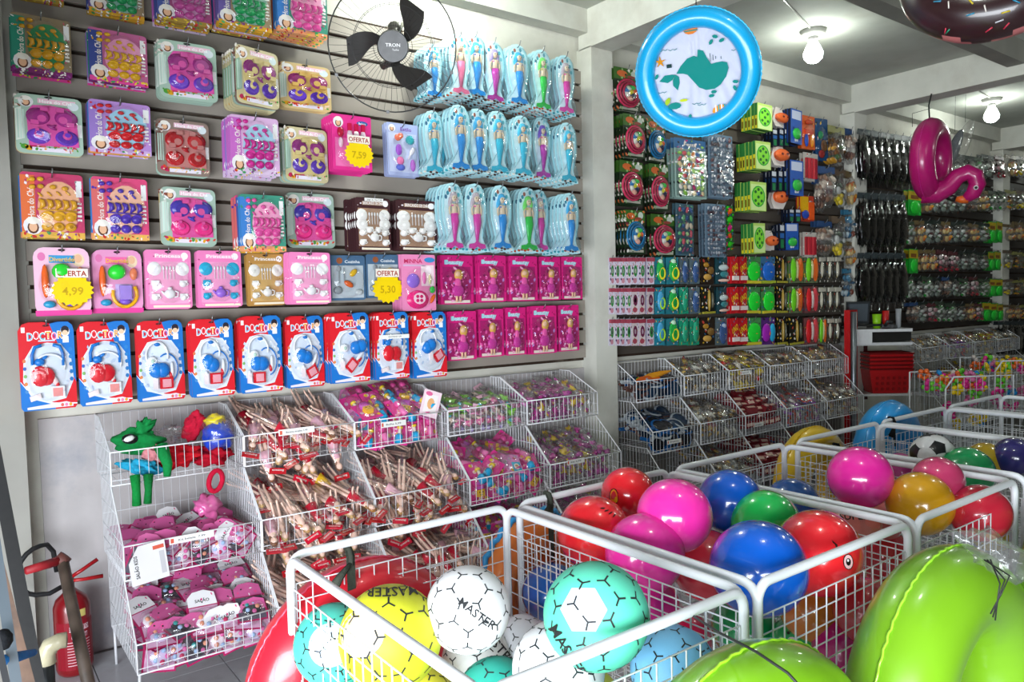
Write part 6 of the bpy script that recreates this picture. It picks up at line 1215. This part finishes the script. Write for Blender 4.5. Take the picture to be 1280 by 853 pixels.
mc = at_d(1072, 391, D+.1); e = empty('monitor', tuple(mc), (0, 0, an), 'small dark grey monitor on the counter', 'monitor'); q = M('hub'); q.box((0, 0, 0), (.2, .025, .2), '#2c3034', rot=(.15, 0, 0)); q.build('casing', e); q = M('hub'); q.box((0, -.014, 0), (.165, .004, .16), '#4a525a', rot=(.15, 0, 0)); q.build('screen', e); q = M('hub'); q.box((.05, .05, -.115), (.3, .2, .02), '#1c1e20'); q.build('stand', e)
for (x, y, col, s_, nm, lb, ct) in ((1096, 399, '#8ac81e', (.04, .05), 'green_cup', 'lime green cup on the counter beside the monitor', 'cup'), (1107, 396, '#b8201e', (.03, .06), 'red_box', 'small red box on the counter', 'box'), (1123, 396, '#9a9ea2', (.025, .08), 'silver_canister', 'silver canister on the counter', 'canister')):
    c = at_d(x, y, D+.1); q = M('plastic'); q.tube([(0, 0, zt+.0125-c.z), (0, 0, s_[1]*.9)], [s_[0]*.8, s_[0]], col, n=12); tag(q.build(nm, None, tuple(c)), lb, ct)
q = M('hub'); q.box((0, 0, 0), (.16, .1, .03), '#1a1b1c', rot=(0, .1, .3)); q.tube([(-.08, 0, .01), (-.1, -.03, .05), (-.05, -.05, .04)], .014, '#22262a', n=7); c = at_d(1112, 404, D+.05); tag(q.build('card_reader', None, (c.x, c.y, zt+.03)), 'black card reader on the counter', 'card reader')
sb = None; c = at_d(1107, 491, D+.12)
for i in range(5):
    e = empty('shopping_basket', (c.x, c.y, zs+.012+.035*i), (0, 0, an), 'red plastic shopping basket, %s in the stack on the lower counter shelf' % ['bottom one', 'second from the bottom', 'third from the bottom', 'fourth from the bottom', 'topmost'][i], 'shopping basket', 'red shopping baskets under the counter')
    q = M('plastic'); v = []; a0, b0, a1, b1, h = .15, .1, .19, .13, .22
    for a, b_, z in ((a0, b0, 0), (a1, b1, h), (a1-.006, b1-.006, h), (a0-.006, b0-.006, .006)): v += [(-a, -b_, z), (a, -b_, z), (a, b_, z), (-a, b_, z)]
    q.add(v, [(3, 2, 1, 0), (12, 13, 14, 15)]+[(k*4+j, k*4+(j+1) % 4, k*4+4+(j+1) % 4, k*4+4+j) for k in range(3) for j in range(4)], '#b01016'); q.build('tub', e)
    q = M('plastic'); q.tube([(-a1, -b1, h), (a1, -b1, h), (a1, b1, h), (-a1, b1, h)], .009, '#6a0c10', n=6, close=True, smooth=False); q.build('rim', e)
    if i == 0:
        q = M('plastic')
        for r_ in range(3):
            for k in range(6): q.box((-.12+.048*k, -.108-.008*r_, .04+.05*r_), (.022, .006, .026), '#8a0c12')
        q.build('slots', e)
# far toy bins
def bin_(x, y, Dp, W, H, label):
    c = at_d(x, y, Dp); z1 = c.z; e = empty('wire_bin', (c.x, c.y, 0), (0, 0, -.55), 'wire '+label+' heaped with colourful animals', 'bin'); q = M('wire'); d = .4
    for i in range(12): q.tube([(W*i/11, 0, z1-H), (W*i/11, 0, z1)], .002, '#c8ccd0', n=3, cap=False)
    for i in range(6): q.tube([(0, 0, z1-H*i/5), (W, 0, z1-H*i/5)], .002, '#c8ccd0', n=3, cap=False)
    q.build('front_grid', e); q = M('wire')
    for s_ in (0, W):
        for i in range(8): q.tube([(s_, d*i/7, z1-H), (s_, d*i/7, z1)], .002, '#b8bcc0', n=3, cap=False)
        for i in range(4): q.tube([(s_, 0, z1-H*i/3), (s_, d, z1-H*i/3)], .002, '#b8bcc0', n=3, cap=False)
    q.build('side_grid', e); q = M('wire'); q.tube([(0, 0, z1-.08), (.06, 0, z1), (W, 0, z1), (W, 0, 0)], .006, '#d8dce0', n=6); q.tube([(0, d, z1), (W, d, z1)], .005, '#c8ccd0', n=5); q.tube([(0, 0, z1-.08), (0, 0, 0)], .006, '#d8dce0', n=6); q.tube([(0, d, z1), (0, d, 0)], .006, '#d8dce0', n=6); q.build('rim', e); return e, z1
for bi, (x, y, Dp, lb) in enumerate(((1182, 472, 5.2, 'nearer far-right toy bin'), (1244, 452, 5.9, 'rear far-right toy bin'))):
    e, z1 = bin_(x, y, Dp, .5, .45, lb)
    for i in range(46):
        lx, ly = R.uniform(.05, .46), R.uniform(.03, .36); z = z1-.06-R.uniform(0, .32) if ly < .12 else z1-.06+R.uniform(-.04, .05); col, nm = R.choice([('#e8c818', 'yellow'), ('#e8c818', 'yellow'), ('#1f8ad0', 'blue'), ('#d8288a', 'pink'), ('#e0662a', 'orange'), ('#68c838', 'green'), ('#c8c0b8', 'grey'), ('#c86a9a', 'rose')])
        q = M('plastic'); c0 = (0, 0, 0)
        for a in range(5): q.ell((.03*math.cos(a*1.257), 0, .03*math.sin(a*1.257)), (.02, .018, .02), col, nu=6, nv=4)
        w_ = e.matrix_basis; ca, sa = math.cos(-.55), math.sin(-.55); o = q.build('toy_animal', None, (e.location.x+lx*ca-ly*sa, e.location.y+lx*sa+ly*ca, z), (R.uniform(-1, 1), R.uniform(-1, 1), R.uniform(0, 3))); tag(o, 'small %s plastic toy in the %s' % (nm, lb), 'toy', '%s toys in the %s' % (nm, lb))
# ------------------------------------------------------------------ left edge: extinguisher, stool stick, posts
c = on_y(92, 800, -.17); e = empty('fire_extinguisher', (c.x, c.y, 0), (0, 0, .3), 'red fire extinguisher standing against the wall at the lower left', 'fire extinguisher'); e.scale = (.88, .88, .86)
q = M('vinyl'); q.tube([(0, 0, 0), (0, 0, .012), (0, 0, .03), (0, 0, .33), (0, 0, .365), (0, 0, .39), (0, 0, .41)], [.06, .072, .078, .078, .066, .04, .02], '#7e0a14', n=28); q.build('cylinder', e)
q = M('paper'); 
def wrap(z0, z1, a0, a1, col, rr): 
    n = 10; v = [(rr*math.sin(a0+(a1-a0)*i/n), -rr*math.cos(a0+(a1-a0)*i/n), z) for z in (z0, z1) for i in range(n+1)]; q.add(v, [(i, i+1, n+2+i, n+1+i) for i in range(n)], col)
wrap(.04, .27, -1.4, 1.2, '#8a1424', .0786); wrap(.29, .325, -.35, .35, '#c8b868', .0788)
for i in range(9): wrap(.06+.014*i, .064+.014*i, -.75, .55, '#d8a8b0', .0792)
wrap(.225, .25, -.6, .5, '#d8b8c0', .0792); wrap(.19, .212, -.5, .4, '#cfa8b4', .0792)
q.build('label', e)
V, F, W_ = glyphs('EXTINTOR'); q = M('paper'); q.add([(.0796*math.sin((a-W_/2)*.26), -.0796*math.cos((a-W_/2)*.26), .232+b_*.022) for a, b_ in V], F, '#7a1420'); V, F, W_ = glyphs('PÓ 4 kg'); q.add([(.0796*math.sin((a-W_/2)*.24), -.0796*math.cos((a-W_/2)*.24), .196+b_*.02) for a, b_ in V], F, '#7a1420'); q.build('lettering', e)
q = M('metal'); q.tube([(0, 0, .40), (0, 0, .46)], .016, '#8a6a5a', n=10); q.build('valve', e); q = M('plastic'); q.tube([(0, 0, .45), (.05, -.02, .445), (.13, -.04, .44)], [.009, .009, .011], '#b01a20', n=6); q.build('handle', e); q = M('plastic'); q.tube([(0, 0, .465), (.04, -.02, .49), (.11, -.04, .53)], [.009, .009, .01], '#a0141c', n=6); q.build('lever', e)
q = M('flat_black'); q.tube([(-.015, 0, .44), (-.1, -.02, .425)]+[(-.12-.1*math.sin(t*PI/10), -.0, .54-.115*math.cos(t*PI/10)) for t in range(1, 11)]+[(-.08, .03, .645), (-.05, .04, .6), (-.04, .04, .5)], .011, '#18181a', n=8); q.build('hose', e)
A = at_d(78, 700, 2.55); B_ = at_d(112, 862, 2.42); G = A+(B_-A)*(A.z/(A.z-B_.z)) if A.z != B_.z else B_
q = M('wood'); q.tube([tuple(G-Vector((0, 0, G.z))), tuple(A)], [.021, .018], '#5a4c42', n=10); tag(q.build('wooden_stick', None), 'old round wooden stick leaning with a red bar on its top', 'stick')
q = M('wood'); a = at_d(32, 714, 2.45); q.tube([tuple(a), tuple(A)], [.013, .016], '#9a1420', n=8); q.tube([tuple(A-Vector((.01, 0, .01))), tuple(A+Vector((.012, 0, .012)))], .022, '#6a3a34', n=8); tag(q.build('red_bar', None), 'chipped red painted bar resting on the wooden stick', 'bar')
c = at_d(58, 822, 2.35); e = empty('drain_pipe', (c.x, c.y, 0), label='dark pipe with a dirty cream elbow in front of the extinguisher', cat='pipe'); q = M('metal'); q.tube([(0, 0, 0), (0, 0, c.z)], .021, '#3a3c3e', n=12); q.build('pipe', e); q = M('tile'); q.tube([(0, 0, c.z-.02), (0, 0, c.z+.01), (.012, -.004, c.z+.035), (.035, -.01, c.z+.045), (.055, -.015, c.z+.045)], [.027, .026, .027, .024, .024], '#c8c0a0', n=12); q.build('elbow', e)
def plank(x0, y0, x1, y1, D0, D1, wd, th, col, m, name, label, cat):
    a, b_ = at_d(x0, y0, D0), at_d(x1, y1, D1); d = (b_-a); b_ = a+d*((a.z)/(a.z-b_.z)) if a.z > b_.z else b_; t = (b_-a).normalized(); s_ = t.cross(Vector((0, 1, 0))).normalized(); n_ = t.cross(s_); q = M(m); v = []
    for p in (a, b_):
        for i, j in ((-1, -1), (1, -1), (1, 1), (-1, 1)): v.append(p+s_*(wd/2*i)+n_*(th/2*j))
    q.add(v, [(0, 1, 2, 3), (7, 6, 5, 4), (0, 4, 5, 1), (1, 5, 6, 2), (2, 6, 7, 3), (3, 7, 4, 0)], col); return tag(q.build(name, None), label, cat)
plank(-12, 540, 47, 853, 2.3, 2.2, .035, .03, '#0c0c0e', 'flat_black', 'door_track', 'black steel door track slanting down the left edge', 'door track')
plank(-22, 640, 33, 853, 2.0, 1.95, .035, .03, '#6a5040', 'wood', 'wooden_batten', 'rough brown wooden batten left of the black track', 'batten')
plank(-12, 640, 20, 853, 1.8, 1.75, .022, .02, '#4a545c', 'vinyl', 'aluminium_tube', 'grey metal tube at the far lower left edge', 'tube')
plank(-25, 700, 8, 853, 1.6, 1.55, .012, .012, '#15161a', 'flat_black', 'black_cable', 'thin black cable at the lower left corner', 'cable')
q = M('cloth'); a = at_d(-4, 828, 1.7); b_ = at_d(42, 816, 1.95); q.tube([tuple(a), tuple((a+b_)/2), tuple(b_)], [.012, .013, .009], '#1f62a0', n=8); q.ell(tuple(at_d(4, 800, 1.7)), (.02, .02, .025), '#14161a'); tag(q.build('blue_grip', None), 'blue plastic grip crossing the posts at the lower left corner', 'grip')
for o in S.objects:
    if o.type == 'MESH' and not o.data.materials: pass
